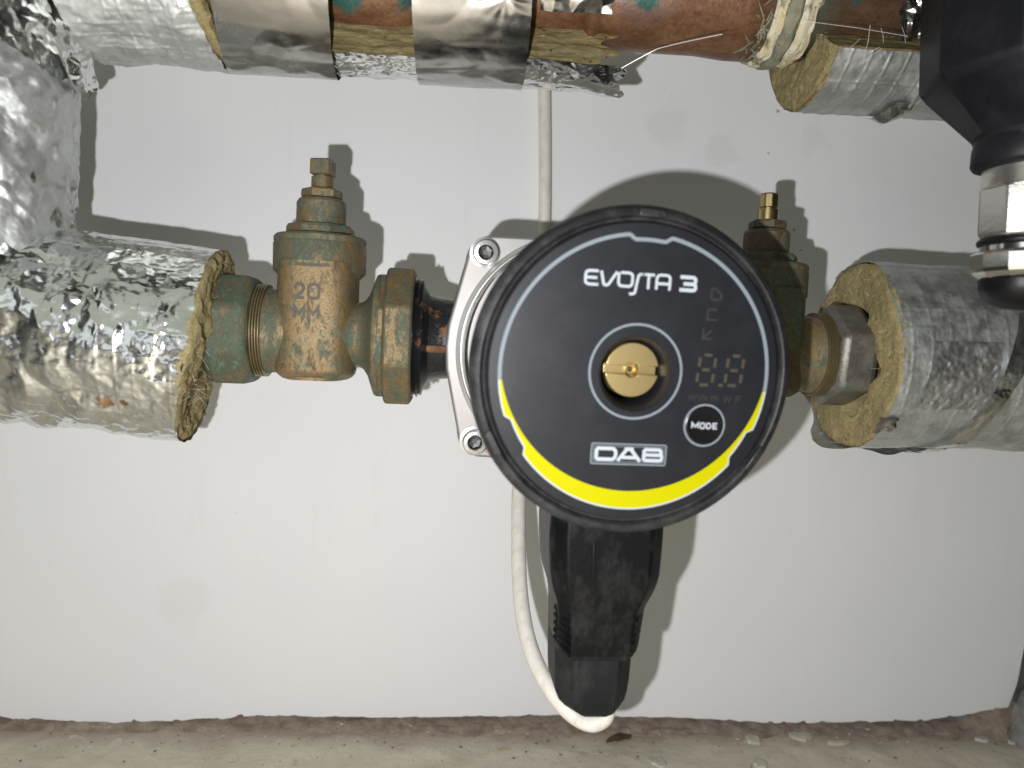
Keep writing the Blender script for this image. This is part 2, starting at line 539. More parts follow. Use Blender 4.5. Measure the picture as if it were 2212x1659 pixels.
def m_wall():
    t = NT("white_painted_wall")
    c = t.mix(t.ramp(t.noise(9, 5), [(0.3, 0.0), (0.7, 1.0)]), (0.76, 0.765, 0.77), (0.80, 0.80, 0.795))
    sm = t.ramp(t.noise(60, 6, 0.7, vec=t.coord(scale=(1.0, 1.0, 0.12), loc=(0.3, 0, 0))), [(0.60, 0.0), (0.80, 0.35)])
    c = t.mix(sm, c, (0.62, 0.615, 0.59))
    for p, r_, cc in ((at(1560, 322, 0), 0.010, (0.66, 0.655, 0.65)), (at(1440, 270, 0), 0.012, (0.68, 0.68, 0.67)), (at(1760, 300, 0), 0.009, (0.69, 0.685, 0.66)), (at(400, 1300, 0), 0.014, (0.72, 0.72, 0.71)), (at(1985, 640, 0), 0.006, (0.70, 0.69, 0.67)), (at(1655, 520, 0), 0.009, (0.70, 0.70, 0.69))):
        c = t.mix(t.math('MULTIPLY', near(t, p, r_, 1.2, 90), 0.4), c, cc)
    for p, r_ in ((at(1680, 240, 0), 0.0011), (at(1780, 232, 0), 0.0009), (at(1715, 496, 0), 0.0008), (at(1730, 540, 0), 0.0007), (at(1660, 330, 0), 0.0007)):
        c = t.mix(near(t, p, r_, 0.8, 900), c, (0.42, 0.38, 0.30))
    sp = t.math('MULTIPLY', t.ramp(t.voro(115), [(0.035, 1.0), (0.05, 0.0)]), t.ramp(t.noise(20, 2), [(0.52, 0.0), (0.66, 0.5)]))
    c = t.mix(sp, c, (0.45, 0.43, 0.40))
    nb = t.bump(t.noise(30, 3, vec=t.coord(scale=(1, 1, 0.4))), 0.10, 0.0014)
    nb = t.bump(t.noise(700, 4), 0.08, 0.0003, nb)
    return t.out(Base__Color=c, Roughness=0.62, Normal=nb, Specular__IOR__Level=0.25)


MAT['wall'] = m_wall()


def m_floor():
    t = NT("concrete_floor")
    xyz = t.n("SeparateXYZ", Vector=t.tc.outputs["Object"])
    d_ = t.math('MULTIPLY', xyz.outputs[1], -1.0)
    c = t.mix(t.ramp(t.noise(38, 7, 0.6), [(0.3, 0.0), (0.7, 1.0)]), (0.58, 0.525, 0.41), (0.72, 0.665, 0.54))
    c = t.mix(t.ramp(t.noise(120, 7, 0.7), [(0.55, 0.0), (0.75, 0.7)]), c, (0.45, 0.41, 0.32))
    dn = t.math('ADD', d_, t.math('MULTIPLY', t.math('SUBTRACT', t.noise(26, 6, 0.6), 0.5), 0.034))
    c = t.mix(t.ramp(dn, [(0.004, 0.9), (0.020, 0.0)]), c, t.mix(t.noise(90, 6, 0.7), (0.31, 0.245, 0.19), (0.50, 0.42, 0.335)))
    c = t.mix(t.ramp(t.noise(75, 4, 0.5, vec=t.coord(loc=(0.7, 0.2, 0))), [(0.70, 0.0), (0.73, 0.8)]), c, (0.70, 0.67, 0.56))
    c = t.mix(t.ramp(t.noise(95, 4, 0.5, vec=t.coord(loc=(0.1, 0.9, 0))), [(0.68, 0.0), (0.72, 0.7)]), c, (0.42, 0.35, 0.14))
    c = t.mix(t.ramp(t.voro(75), [(0.05, 1.0), (0.09, 0.0)]), c, (0.13, 0.10, 0.07))
    c = t.mix(t.math('MULTIPLY', t.noise(1400, 3), 0.30), c, (0.20, 0.18, 0.14))
    nb = t.bump(t.noise(220, 7, 0.7), 0.55, 0.0016)
    return t.out(Base__Color=c, Roughness=0.9, Normal=nb)


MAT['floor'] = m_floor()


def m_mortar(name, a_, b_):
    t = NT(name)
    c = t.mix(t.ramp(t.noise(130, 7, 0.7), [(0.35, 0.0), (0.65, 1.0)]), a_, b_)
    c = t.mix(t.ramp(t.voro(210), [(0.05, 0.8), (0.10, 0.0)]), c, tuple(x * 0.3 for x in a_))
    return t.out(Base__Color=c, Roughness=0.95, Normal=t.bump(t.noise(420, 6, 0.7), 0.8, 0.0012))


MAT['mortar'] = m_mortar("brown_mortar", (0.20, 0.148, 0.115), (0.37, 0.30, 0.24))
MAT['concrete_dark'] = m_mortar("grey_concrete", (0.13, 0.125, 0.115), (0.26, 0.25, 0.235))
MAT['rust'] = m_mortar("rust_streak", (0.10, 0.045, 0.02), (0.26, 0.14, 0.06))
MAT['chip'] = m_mortar("paint_chip", (0.44, 0.41, 0.33), (0.62, 0.60, 0.52))
MAT['splinter'] = m_mortar("brown_splinter", (0.05, 0.03, 0.018), (0.10, 0.06, 0.03))
MAT['fibre'] = m_plain("glass_fibre", (0.62, 0.58, 0.47), 0.4, 0.0, 0.0)
MAT['thread_foil'] = m_plain("foil_thread", (0.80, 0.80, 0.78), 0.3, 0.3, 0.0)


def m_seal():
    t = NT("sealing_paste")
    v = t.coord(scale=(1, 0.35, 0.35))
    c = t.mix(t.ramp(t.noise(240, 6, 0.65, vec=v), [(0.38, 0.0), (0.62, 1.0)]), (0.62, 0.53, 0.30), (0.76, 0.72, 0.60))
    c = t.mix(t.ramp(t.noise(120, 8, 0.75), [(0.53, 0.0), (0.60, 0.95)]), c, (0.24, 0.22, 0.14))
    c = t.mix(t.ramp(t.noise(260, 6, 0.7), [(0.60, 0.0), (0.66, 0.9)]), c, (0.10, 0.085, 0.05))
    return t.out(Base__Color=c, Roughness=0.6, Normal=t.bump(t.noise(350, 6, 0.7, vec=v), 0.9, 0.0012))


MAT['seal_white'] = m_seal()
MAT['seal_grey'] = m_mortar("grey_green_paste", (0.17, 0.17, 0.115), (0.31, 0.30, 0.21))
MAT['seal_tuft'] = m_mortar("sage_hemp_tuft", (0.16, 0.18, 0.12), (0.30, 0.31, 0.22))

# ------------------------------------------------------------------ setting
Zf = at(1106, 1578, 0).z                        # level of the ledge below the wall


def ragged_bottom():
    pts = []
    n = 520
    for k in range(n + 1):
        px = -260 + (2178 + 260) * k / n
        base = np.interp(px, [-260, 0, 230, 480, 580, 900, 1200, 1500, 1700, 2000, 2130, 2178], [1550, 1549, 1563, 1551, 1546, 1550, 1544, 1551, 1563, 1556, 1536, 1526])
        u_ = np.array([px / 30.0]); v_ = np.array([0.3])
        j = float(fbm(u_, v_, 3, 3)[0]) * 4 + max(0, float(vn(np.array([px / 9.0]), v_, 8)[0]) - 0.35) * 9 * (1 if (px < 560 or px > 1280) else 0.35)
        p = at(px, base - j, 0)
        pts.append((p.x, p.z))
    return pts


bt = ragged_bottom()
right = [at(px, py, 0) for px, py in ((2186, 1508), (2196, 1480), (2202, 1455), (2207, 1425), (2216, 1380), (2228, 1320), (2236, 1200))]
poly = bt + [(p.x, p.z) for p in right] + [(right[-1].x + 0.004, 0.40), (-0.45, 0.40), (-0.45, bt[0][1])]
g = Geo()
Mw = Matrix(((1, 0, 0, 0), (0, 0, 1, 0), (0, 1, 0, 0), (0, 0, 0, 1)))    # (x, z, y) -> world
g.prism(poly, 0.0, 0.004, Mw)
wall = obj("wall", g, MAT['wall'], smooth=False)
tag(wall, kind="structure")
bm_ = bmesh.new(); bm_.from_mesh(wall.data); bmesh.ops.recalc_face_normals(bm_, faces=bm_.faces); bm_.to_mesh(wall.data); bm_.free()

g = Geo()
nx, nz = 240, 160
xs = np.linspace(-0.45, 0.45, nx); zs = np.linspace(Zf - 0.03, 0.40, nz)
X, Z = np.meshgrid(xs, zs, indexing='ij')
Yb = 0.0065 + 0.0012 * fbm(X * 60, Z * 60, 21)
# the grey concrete return that comes forward at the right of the white sheet
pr = at(2200, 1480, 0)
k_ = np.clip((X - (pr.x + 0.004)) / 0.012, 0, 1)
Yb = Yb + 0.006 * k_
g.grid(np.stack([X, Yb, Z], -1), flip=True)
tag(obj("wall_base", g, MAT['concrete_dark']), kind="structure")

g = Geo()
xs = np.linspace(-0.6, 0.6, 520)
ds = np.concatenate([[-0.03, -0.012, -0.004], np.linspace(0, 0.075, 110), np.linspace(0.08, 0.9, 14)])
X, D = np.meshgrid(xs, ds, indexing='ij')
Zq = Zf + 0.0011 * fbm(X * 55, D * 55, 31, 5) + 0.0012 * np.exp(-((D - 0.03) / 0.02) ** 2) * fbm(X * 20, D * 20, 41)
g.grid(np.stack([X, -D, Zq], -1))
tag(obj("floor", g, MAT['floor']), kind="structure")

g = Geo()
ds = np.linspace(0, 1, 26)
X, T = np.meshgrid(np.linspace(-0.5, 0.5, 620), ds, indexing='ij')
wdt = 0.0075 + 0.0035 * fbm(X * 22, X * 0 + 0.5, 51, 4)
hgt = 0.0056 + 0.0016 * fbm(X * 34, X * 0 + 4.5, 52, 4) + 0.010 * np.clip((X - at(2090, 1540, 0).x) / 0.02, 0, 1)
D = wdt * T
Zq = Zf - 0.0012 + hgt * (1 - T) ** 1.8 + 0.0012 * fbm(X * 160, T * 5, 55, 4) * (1 - 0.6 * T)
g.grid(np.stack([X, -D + 0.006 * (1 - T) ** 4, Zq], -1))
tag(obj("mortar_fillet", g, MAT['mortar']), kind="structure")

# the grey lump of concrete in the right-hand corner
g = Geo()
c_ = at(2222, 1560, 0.002)
n1, n2 = 40, 60
A, B = np.meshgrid(np.linspace(0, PI / 2, n1), np.linspace(0, 2 * PI, n2, endpoint=False), indexing='ij')
rr = 1 + 0.18 * fbm(B * 2.2, A * 3, 61, 5)
P_ = np.stack([c_.x + 0.0145 * rr * np.cos(A) * np.cos(B), c_.y - 0.006 + 0.011 * rr * np.cos(A) * np.sin(B), Zf - 0.004 + 0.034 * rr * np.sin(A)], -1)
g.grid(P_, wrap=True)
tag(obj("concrete_lump", g, MAT['concrete_dark']), "rough grey concrete lump in the corner beside the white sheet", "concrete")


def floor_pt(px, py):
    d = fw * F_PX + rt * (px - CX) - up * (py - CY)
    return CAM + d * ((Zf + 0.0008 - CAM.z) / d.z)


for i, (px, py, wx, wy, lab) in enumerate((
        (1626, 1597, 36, 18, "thumbnail sized pale paint flake on the floor right of the black plug"),
        (1728, 1590, 50, 17, "long pale paint flake lying right of the thumbnail sized flake"),
        (1812, 1604, 60, 7, "thin sliver of pale paint on the floor beyond the long flake"),
        (1642, 1650, 30, 15, "pale paint flake at the floor edge below the thumbnail sized flake"),
        (1418, 1642, 36, 26, "blunt sandy paint flake on the floor below the brown splinter"),
        (2122, 1596, 34, 10, "pale narrow flake on the floor near the grey concrete corner"),
        (2326 - 140, 1603, 14, 8, "tiny pale chip on the floor under the grey concrete corner"))):
    c_ = floor_pt(px, py)
    s_ = mpp(c_)
    g = Geo()
    n = 14
    rot = random.uniform(-0.4, 0.4)
    pts = []
    for k in range(n):
        t_ = 2 * PI * k / n
        q = random.uniform(0.78, 1.12)
        x_, y_ = math.cos(t_) * wx / 2 * s_ * q, math.sin(t_) * wy / 2 * s_ * q * 2.3
        pts.append((x_ * math.cos(rot) - y_ * math.sin(rot) * 0.4, x_ * math.sin(rot) * 0.4 + y_ * math.cos(rot)))
    g.prism(pts, -0.0012, 0.0006, Matrix.Translation(c_))
    tag(obj("paint_flake", g, MAT['chip'], bevel=0.0002), lab, "paint flake", "paint flakes on the floor")

a_, b_ = floor_pt(1310, 1606), floor_pt(1362, 1590)
g = Geo()
path, rad = [], []
for k in range(13):
    t_ = k / 12
    path.append(a_.lerp(b_, t_) + Vector((0, 0, 0.0009 + 0.0006 * math.sin(t_ * 5))) + Vector((0, random.uniform(-1, 1) * 0.0004, 0)))
    rad.append(0.0003 + 0.0013 * math.sin(PI * min(1, t_ * 0.75 + 0.1)) * random.uniform(0.8, 1.2))
g.tube(path, rad, 8)
tag(obj("wood_splinter", g, MAT['splinter']), "dark brown splinter on the floor just right of the cable bend", "splinter")


g = Geo()
rnd = random.Random(44)
for k in range(230):
    x_, d_ = rnd.uniform(-0.26, 0.26), abs(rnd.gauss(0.004, 0.016)) + 0.001
    r_ = rnd.choice((0.0002, 0.00025, 0.0003, 0.0004, 0.0006))
    g.lathe([(r_ * 0.6, -r_ * 0.4), (r_, 0.0), (r_ * 0.6, r_ * 0.6)], 5, Matrix.Translation((x_, -d_, Zf + 0.0006 + 0.0056 * max(0, 1 - d_ / 0.008) ** 1.8)) @ Matrix.Rotation(rnd.uniform(0, 3), 4, 'Z') @ Matrix.Scale(rnd.uniform(0.7, 1.8), 4, (1, 0, 0)))
tag(obj("grit", g, MAT['concrete_dark'], smooth=False), kind="stuff")
g = Geo()
for k in range(260):
    x_, d_ = rnd.uniform(-0.26, 0.26), abs(rnd.gauss(0.004, 0.018)) + 0.002
    r_ = rnd.choice((0.0002, 0.0003, 0.0004, 0.0007))
    g.lathe([(r_ * 0.6, -r_ * 0.4), (r_, 0.0), (r_ * 0.6, r_ * 0.4)], 6, Matrix.Translation((x_, -d_, Zf + 0.0006 + 0.0056 * max(0, 1 - d_ / 0.008) ** 1.8)) @ Matrix.Rotation(rnd.uniform(0, 3), 4, 'Z') @ Matrix.Scale(rnd.uniform(0.7, 1.8), 4, (1, 0, 0)))
tag(obj("plaster_crumbs", g, MAT['chip'], smooth=False), kind="stuff")


# ------------------------------------------------------------------ foil and wool sleeves
def sleeve_frame(A, D, toward=Vector((0, -1, 0))):
    """local X along the pipe, angle 0 = straight down, positive towards the camera"""
    D = Vector(D).normalized()
    upv = Vector((0, 0, 1)) if abs(D.z) < 0.7 else Vector((1, 0, 0))
    upv = (upv - D * upv.dot(D)).normalized()
    fr = (toward - D * toward.dot(D) - upv * toward.dot(upv)).normalized()
    return Vector(A), D, upv, fr


def sheet(fr_, u0f, u1f, th0, th1, rad, hf, step=0.0006, edge=0.0, seed=0):
    """curved sheet: axial extents u0f/u1f may be functions of angle; hf(u, v) is the height in metres"""
    A, D, U, Fr = fr_
    nv = max(8, int((th1 - th0) * rad / step))
    th = np.linspace(th0, th1, nv)
    f0 = np.array([u0f(t) if callable(u0f) else u0f for t in th])
    f1 = np.array([u1f(t) if callable(u1f) else u1f for t in th])
    if edge:
        f0 = f0 + edge * fbm(th * rad / 0.0022, th * 0 + 2.2, seed + 5, 4)
        f1 = f1 + edge * fbm(th * rad / 0.0022, th * 0 + 7.2, seed + 6, 4)
    nu = max(6, int(np.max(f1 - f0) / step))
    s = np.linspace(0, 1, nu)[:, None]
    u = f0[None, :] * (1 - s) + f1[None, :] * s
    t2 = np.broadcast_to(th[None, :], u.shape)
    v = t2 * rad
    r_ = rad + hf(u, v)
    o = np.array(A)[None, None, :] + u[..., None] * np.array(D) + (r_ * -np.cos(t2))[..., None] * np.array(U) + (r_ * np.sin(t2))[..., None] * np.array(Fr)
    return Geo().grid(o)


def ring_end(fr_, u_at, rin, rout, th0=0.0, th1=2 * PI, rough=0.0008, face=-1, seed=0, back=0.03, nr=26, step=0.0009, rin_f=None):
    """the cut end of a wool shell plus its bore and its outside, as one closed-looking shell"""
    A, D, U, Fr = fr_
    full = abs(th1 - th0 - 2 * PI) < 1e-6
    nv = int((th1 - th0) * rout / step)
    th = np.linspace(th0, th1, nv, endpoint=not full)
    rows = []
    rb = np.array([rin_f(t) if rin_f else rin for t in th])
    ua = np.array([u_at(t) if callable(u_at) else u_at for t in th])
    def row(r_, u_):
        return np.array(A)[None, :] + np.asarray(u_)[:, None] * np.array(D) + (np.asarray(r_) * -np.cos(th))[:, None] * np.array(U) + (np.asarray(r_) * np.sin(th))[:, None] * np.array(Fr)
    rows.append(row(rb, ua - face * back))
    for k in range(nr + 1):
        q = k / nr
        r_ = rb * (1 - q) + rout * q
        x, y = r_ * np.cos(th), r_ * np.sin(th)
        dz = rough * (fbm(x / 0.0035, y / 0.0035, seed, 4) + 0.6 * fbm(x / 0.012, y / 0.012, seed + 9, 2)) - 0.0011 * max(0, q - 0.88) / 0.12
        rows.append(row(r_ + 0.0004 * vn(th * 40, th * 0 + k, seed), ua + face * dz))
    rows.append(row(rb * 0 + rout - 0.0006, ua - face * 0.0035))
    rows.append(row(rb * 0 + rout - 0.0042, ua - face * min(0.02, back * 0.9)))
    rows.append(row(rb * 0 + rout - 0.0046, ua - face * back))
    return Geo().grid(np.stack(rows, 0), wrap=full, flip=(face > 0))


def fibres(fr_, u_at, r0_, r1_, n, face, length=(0.002, 0.006), rad=0.00006, th=(0, 2 * PI), seed=1):
    A, D, U, Fr = fr_
    rnd = random.Random(seed)
    g_ = Geo()
    for _ in range(n):
        t_ = rnd.uniform(*th)
        r_ = rnd.uniform(r0_, r1_)
        ua = u_at(t_) if callable(u_at) else u_at
        p = A + D * (ua - face * 0.0006) + U * (-r_ * math.cos(t_)) + Fr * (r_ * math.sin(t_))
        d_ = (D * face * rnd.uniform(0.1, 1.0) + U * rnd.uniform(-1, 1) + Fr * rnd.uniform(-1, 1)).normalized()
        c_ = Vector((rnd.uniform(-1, 1), rnd.uniform(-1, 1), rnd.uniform(-1, 1))) * 0.35
        L = rnd.uniform(*length)
        g_.tube([p, p + d_ * L * 0.5 + c_ * L * 0.25, p + d_ * L + c_ * L * 0.5], rad, 3)
    return g_


def scrim(u, v, pu, pv, wdt=0.00025, amp=0.00022):
    du = np.abs((u / pu + 0.04 * vn(v / 0.02, u / 0.02, 5)) % 1 - 0.5) * pu
    dv = np.abs((v / pv + 0.06 * vn(u / 0.02, v / 0.02, 6)) % 1 - 0.5) * pv
    return amp * (np.exp(-(du / wdt) ** 2) + np.exp(-(dv / wdt) ** 2))


def h_crushed(seed, amp=1.0, scr=True):
    def h(u, v):
        base = 0.0014 * amp * crumple(u, v, 0.021, seed) + 0.00085 * amp * crumple(u, v, 0.0075, seed + 1) + 0.00038 * amp * crumple(u, v, 0.0030, seed + 2)
        base = base + 0.00016 * amp * crumple(u, v, 0.0014, seed + 3)
        if scr:
            base = base + scrim(u, v, 0.0052, 0.0060)
        return base
    return h


# ---- left: the vertical sleeve at the picture's edge
Y_P = 0.080
vb, vt = at(-92, 700, Y_P + 0.004), at(-80, -120, Y_P + 0.010)
VD = (vt - vb)
frV = sleeve_frame(vb, VD)
Lv = VD.length
RV = 0.0362
t = thing("vertical_pipe_sleeve", "crumpled silver foil sleeve running upright along the picture's left side", "pipe insulation", vb, group="foil wrapped pipe sleeves")
hV = h_crushed(100, 0.8, False)
obj("wool_core", Geo().lathe([(0.012, 0), (RV - 0.0048, 0), (RV - 0.0048, Lv), (0.012, Lv)], 40, frame(vb, VD), cap0=False, cap1=False), MAT['wool_end'], t)
obj("foil_jacket", sheet(frV, 0.0, Lv, -1.6, 4.6, RV, hV, 0.00065), MAT['foil_aged'], t, angle=180)
# loose wrap of tape at the upper half, its lower hem hanging free
hem = (at(100, 205, 0.05) - vb).dot(VD.normalized())
obj("tape_wrap", sheet(frV, lambda a_: hem + 0.004 * math.sin(a_ * 3.1 + 0.6) + 0.003 * math.sin(a_ * 7.7), Lv - 0.002, -0.9, 4.2, RV + 0.0036,
                       lambda u, v: 0.0016 * crumple(u, v, 0.016, 131) + 0.0009 * crumple(u, v, 0.0062, 132) + 0.00035 * crumple(u, v, 0.0025, 133)
                       + 0.0022 * np.exp(-np.clip(u - hem, 0, 1) / 0.006) * vn(v / 0.008, u / 0.01, 134), 0.0006, 0.0016, 71),
    MAT['foil_left'], t, angle=180)
# flap of foil that stands off along the right-hand side
obj("foil_flap", sheet(frV, lambda a_: 0.030 + 0.003 * math.sin(9 * a_), lambda a_: hem - 0.001 + 0.003 * math.sin(6 * a_), 2.15, 3.15, RV + 0.0012,
                       lambda u, v: 0.0011 * crumple(u, v, 0.011, 141) + 0.0006 * crumple(u, v, 0.0042, 142), 0.0006, 0.0012, 77),
    MAT['foil_dull'], t, angle=180)

# ---- left: the horizontal sleeve that ends at the valve, sagging a little
e0, e1 = at(425, 744, Y_P), at(-160, 667, Y_P)
HD = (e1 - e0)
Lh = HD.length
RH = 0.0358
frH = sleeve_frame(e0, HD)
t = thing("horizontal_pipe_sleeve", "shiny crinkled foil sleeve left of the green brass nut, frayed wool at its end", "pipe insulation", e0, group="foil wrapped pipe sleeves")
slH = lambda a_: 0.0022 * math.cos(a_) + 0.0008 * math.sin(3 * a_) - 0.0042 * math.sin(a_) - 0.0030
wend = ring_end(frH, lambda a_: -0.0012 + slH(a_) + 0.0012 * math.cos(a_), 0.0112, RH - 0.0001, rough=0.0016, face=-1, seed=11, back=0.09,
                rin_f=lambda a_: 0.0118 + 0.012 * math.exp(-((a_ - 0.75 * PI) / 0.5) ** 2) + 0.004 * math.exp(-((a_ - 0.3) / 0.4) ** 2))
wool = obj("wool_core", wend, MAT['wool_end'], t, angle=180)
tag(obj("loose_fibres", fibres(frH, slH, 0.014, RH, 190, -1, (0.002, 0.008), 0.00005, seed=3), MAT['fibre'], wool, smooth=False), kind="stuff")


def hH(u, v):
    fade = np.clip((u - 0.004) / 0.03, 0.25, 1.0)
    topflat = np.clip((np.abs(v / RH - PI) - 0.35) / 0.5, 0.25, 1)
    h = fade * (0.0024 * crumple(u, v, 0.022, 211) + 0.0014 * crumple(u * 1.2, v * 0.85, 0.0105, 212)) * topflat
    h = h + (0.00042 * crumple(u, v, 0.0050, 213) + 0.00020 * crumple(u, v, 0.0024, 214)) * (0.4 + 0.6 * topflat)
    elbow = np.clip((u - 0.055) / 0.03, 0, 1)
    h = h + elbow * (0.0028 * crumple(u, v, 0.017, 215) + 0.0020)
    return h + scrim(u, v, 0.0058, 0.0080, 0.00028, 0.00017) * np.clip(1.5 - u / 0.04, 0.1, 1)


obj("foil_jacket", sheet(frH, slH, Lh, -1.7, 4.55, RH, hH, 0.00056, 0.0007, 81), MAT['foil_left'], t, angle=180)

# ---- the copper stub in the left sleeve
mA, mB = at(500, 711, Y_P), at(1800, 768, Y_P)
MD = (mB - mA).normalized()
MU = (Vector((0, 0, 1)) - MD * MD.z).normalized()
MF = MD.cross(MU) * 1.0                       # away from the camera or towards it
if MF.y > 0:
    MF = -MF


def on_axis(px):
    """point of the main pipe line that shows at picture column px"""
    py = 711 + (px - 500) * (768 - 711) / 1300.0
    p = at(px, py, Y_P)
    return mA + MD * (p - mA).dot(MD)


g = Geo()
p0, p1 = on_axis(300), on_axis(470)
g.lathe([(0.0112, 0), (0.0112, (p1 - p0).length)], 40, frame(p0, MD))
tag(obj("copper_stub", g, MAT['copper'], angle=30), "short dark copper pipe between the frayed wool and the green brass nut", "pipe")

# ---- right: the sleeve behind the pump's right valve
RS = 0.0365
rc = at(1836, 767, Y_P)
sd = (at(2300, 779, Y_P) - rc)
frR = sleeve_frame(rc, sd)
Lr = sd.length
t = thing("valve_pipe_sleeve", "dull grey foil sleeve with round wool end right of the pump", "pipe insulation", rc, group="foil wrapped pipe sleeves")
slR = lambda a_: -0.0012 * math.cos(a_) + 0.0010 * math.sin(2 * a_ + 0.6) + 0.0006 * math.sin(5 * a_)
rin_r = lambda a_: 0.0195 + 0.0030 * math.sin(a_ * 2 + 0.4) + 0.0022 * math.sin(a_ * 5 + 1) + 0.0012 * math.sin(a_ * 11)
wend = ring_end(frR, slR, 0.02, RS - 0.0001, rough=0.0007, face=-1, seed=19, back=0.06, rin_f=rin_r)
wool = obj("wool_core", wend, MAT['wool_end'], t, angle=180)
tag(obj("loose_fibres", fibres(frR, slR, 0.021, RS, 150, -1, (0.0012, 0.004), 0.00005, seed=5), MAT['fibre'], wool, smooth=False), kind="stuff")


def hR(u, v):
    h = 0.0007 * fbm(u / 0.03, v / 0.02, 311, 3) + 0.00022 * crumple(u, v, 0.0085, 312) + 0.00006 * crumple(u, v, 0.0028, 313)
    h = h + 0.0010 * np.clip((u - 0.045) / 0.02, 0, 1) * crumple(u, v, 0.016, 314)
    return h + scrim(u, v, 0.0072, 0.0080, 0.0003, 0.00020)


obj("foil_jacket", sheet(frR, slR, Lr, -1.6, 4.6, RS, hR, 0.0006, 0.0009, 91), MAT['foil_dull'], t, angle=180)


def ang_on(fr_, p):
    d_ = Vector(p) - fr_[0]
    return d_.dot(fr_[1]), math.atan2(d_.dot(fr_[3]), -d_.dot(fr_[2]))


def on_sleeve(fr_, px, py, rad):
    """(u, angle) where the ray through a pixel meets the sleeve's near side"""
    d = (fw * F_PX + rt * (px - CX) - up * (py - CY)).normalized()
    A, D, U, Fr = fr_
    w0 = CAM - A
    dp, wp = d - D * d.dot(D), w0 - D * w0.dot(D)
    a2, b2, c2 = dp.dot(dp), 2 * dp.dot(wp), wp.dot(wp) - rad * rad
    disc = max(0.0, b2 * b2 - 4 * a2 * c2)
    q = (-b2 - math.sqrt(disc)) / (2 * a2)
    return ang_on(fr_, CAM + d * q)


ua, ta = on_sleeve(frR, 1982, 880, RS)
ub, tb = on_sleeve(frR, 2165, 742, RS)
obj("foil_patch", sheet(frR, lambda a_: ua + 0.0016 * (a_ - ta) / (tb - ta) + 0.0006 * math.sin(4 * a_), lambda a_: ub - 0.006 * max(0.0, 1 - (a_ - ta) / (tb - ta) * 1.6) + 0.001 * math.sin(7 * a_), ta, tb, RS + 0.0009,
                        lambda u, v: 0.0005 * crumple(u, v, 0.009, 321) + 0.00025 * crumple(u, v, 0.002, 322), 0.0005, 0.0003, 95), MAT['foil_spangle'], t, angle=180)
uc, tc_ = on_sleeve(frR, 2050, 950, RS)
ud, td_ = on_sleeve(frR, 2204, 745, RS)
sl = (ud - uc) / (td_ - tc_)
strip = sheet(frR, lambda a_: uc + sl * (a_ - tc_) - 0.0035, lambda a_: uc + sl * (a_ - tc_) + 0.0040, tc_ - 0.5, td_ + 0.3, RS + 0.0012,
              lambda u, v: 0.0007 * crumple(u, v, 0.010, 331) + 0.0010 * np.abs(vn(v / 0.011, u / 0.02, 332)), 0.0005, 0.0005, 97)
obj("tape_strip", strip, MAT['foil_bright'], t, angle=180)
# torn foil that hangs from the belly of the sleeve
u_a, _ = on_sleeve(frR, 1905, 945, RS)
u_b, _ = on_sleeve(frR, 2110, 955, RS)
g = sheet(frR, u_a, lambda a_: u_b - 0.003 * math.sin(5 * a_), -0.50, -0.02, RS + 0.0008,
          lambda u, v: 0.0032 * np.clip(np.sin((u - u_a) / (u_b - u_a) * PI), 0, 1) ** 2 * (0.7 + 0.5 * vn(u / 0.012, v / 0.02, 341)) + 0.0009 * crumple(u, v, 0.007, 342), 0.0005, 0.0012, 99)
obj("foil_flap", g, MAT['foil_bright'], t, angle=180)
# torn jacket edge that stands away from the wool at the lower left
u_c = -0.004
g = sheet(frR, lambda a_: -0.0055 + 0.003 * math.sin(6 * a_) + 0.006 * abs(a_ + 0.55), 0.02, -1.25, 0.05, RS + 0.0003, lambda u, v: 0.0006 * crumple(u, v, 0.008, 352) + 0.0016 * np.clip(-u / 0.006, 0, 1), 0.0006, 0.0004, 101)
obj("torn_jacket_edge", g, MAT['foil_dull'], t, angle=180)
# crumpled scrap at the front rim, and the glint at the tape's end
us, ts = on_sleeve(frR, 1915, 915, RS)
obj("foil_scrap", sheet(frR, us - 0.0045, us + 0.0030, ts - 0.11, ts + 0.10, RS + 0.0010, lambda u, v: 0.0012 * crumple(u, v, 0.0035, 361), 0.00035, 0.0012, 103), MAT['foil_tape'], t, angle=180)

# ---- the top run
tA, tB = at(300, -92, Y_P), at(1500, -10, Y_P)
TD = (tB - tA).normalized()
frT = sleeve_frame(tA, TD)
RT = 0.0358


def tu(px, py=-20, rad=RT):
    return on_sleeve(frT, px, py, rad)[0]


def taxis(px):
    d = at(px, -92 + (px - 300) * 82 / 1200.0, Y_P) - tA
    return d.dot(TD)


RC, RK = 0.0192, 0.0213                         # pipe and socket radii
t = thing("copper_pipe", "brown oxidised copper pipe with socket and pasted joint along the top", "pipe", tA)
s0, s1, s2 = tu(1262, 60, RC), tu(1300, 60, RK), tu(1662, 60, RK)
Mt = frame(tA, TD)
obj("pipe_run", Geo().lathe([(RC, -0.05), (RC, taxis(2350))], 72, Mt), MAT['copper'], t, angle=180)
bead = [(RC - 0.0002, s0 - 0.0012), (RC + 0.0012, s0), (RK + 0.0009, s0 + 0.0016), (RK + 0.0012, s0 + 0.0034), (RK - 0.0004, s0 + 0.0052), (RK - 0.0008, s0 + 0.0068),
        (RK, s1 + 0.004), (RK, s2 - 0.022), (RK + 0.0006, s2 - 0.015), (RK + 0.0011, s2 - 0.010), (RK + 0.0011, s2), (RC, s2 + 0.0006)]
obj("socket", Geo().lathe(bead, 72, Mt, cap0=False, cap1=False), MAT['copper'], t, angle=180)
f0, f1 = tu(700, 20, RK + 0.001), tu(905, 20, RK + 0.001)
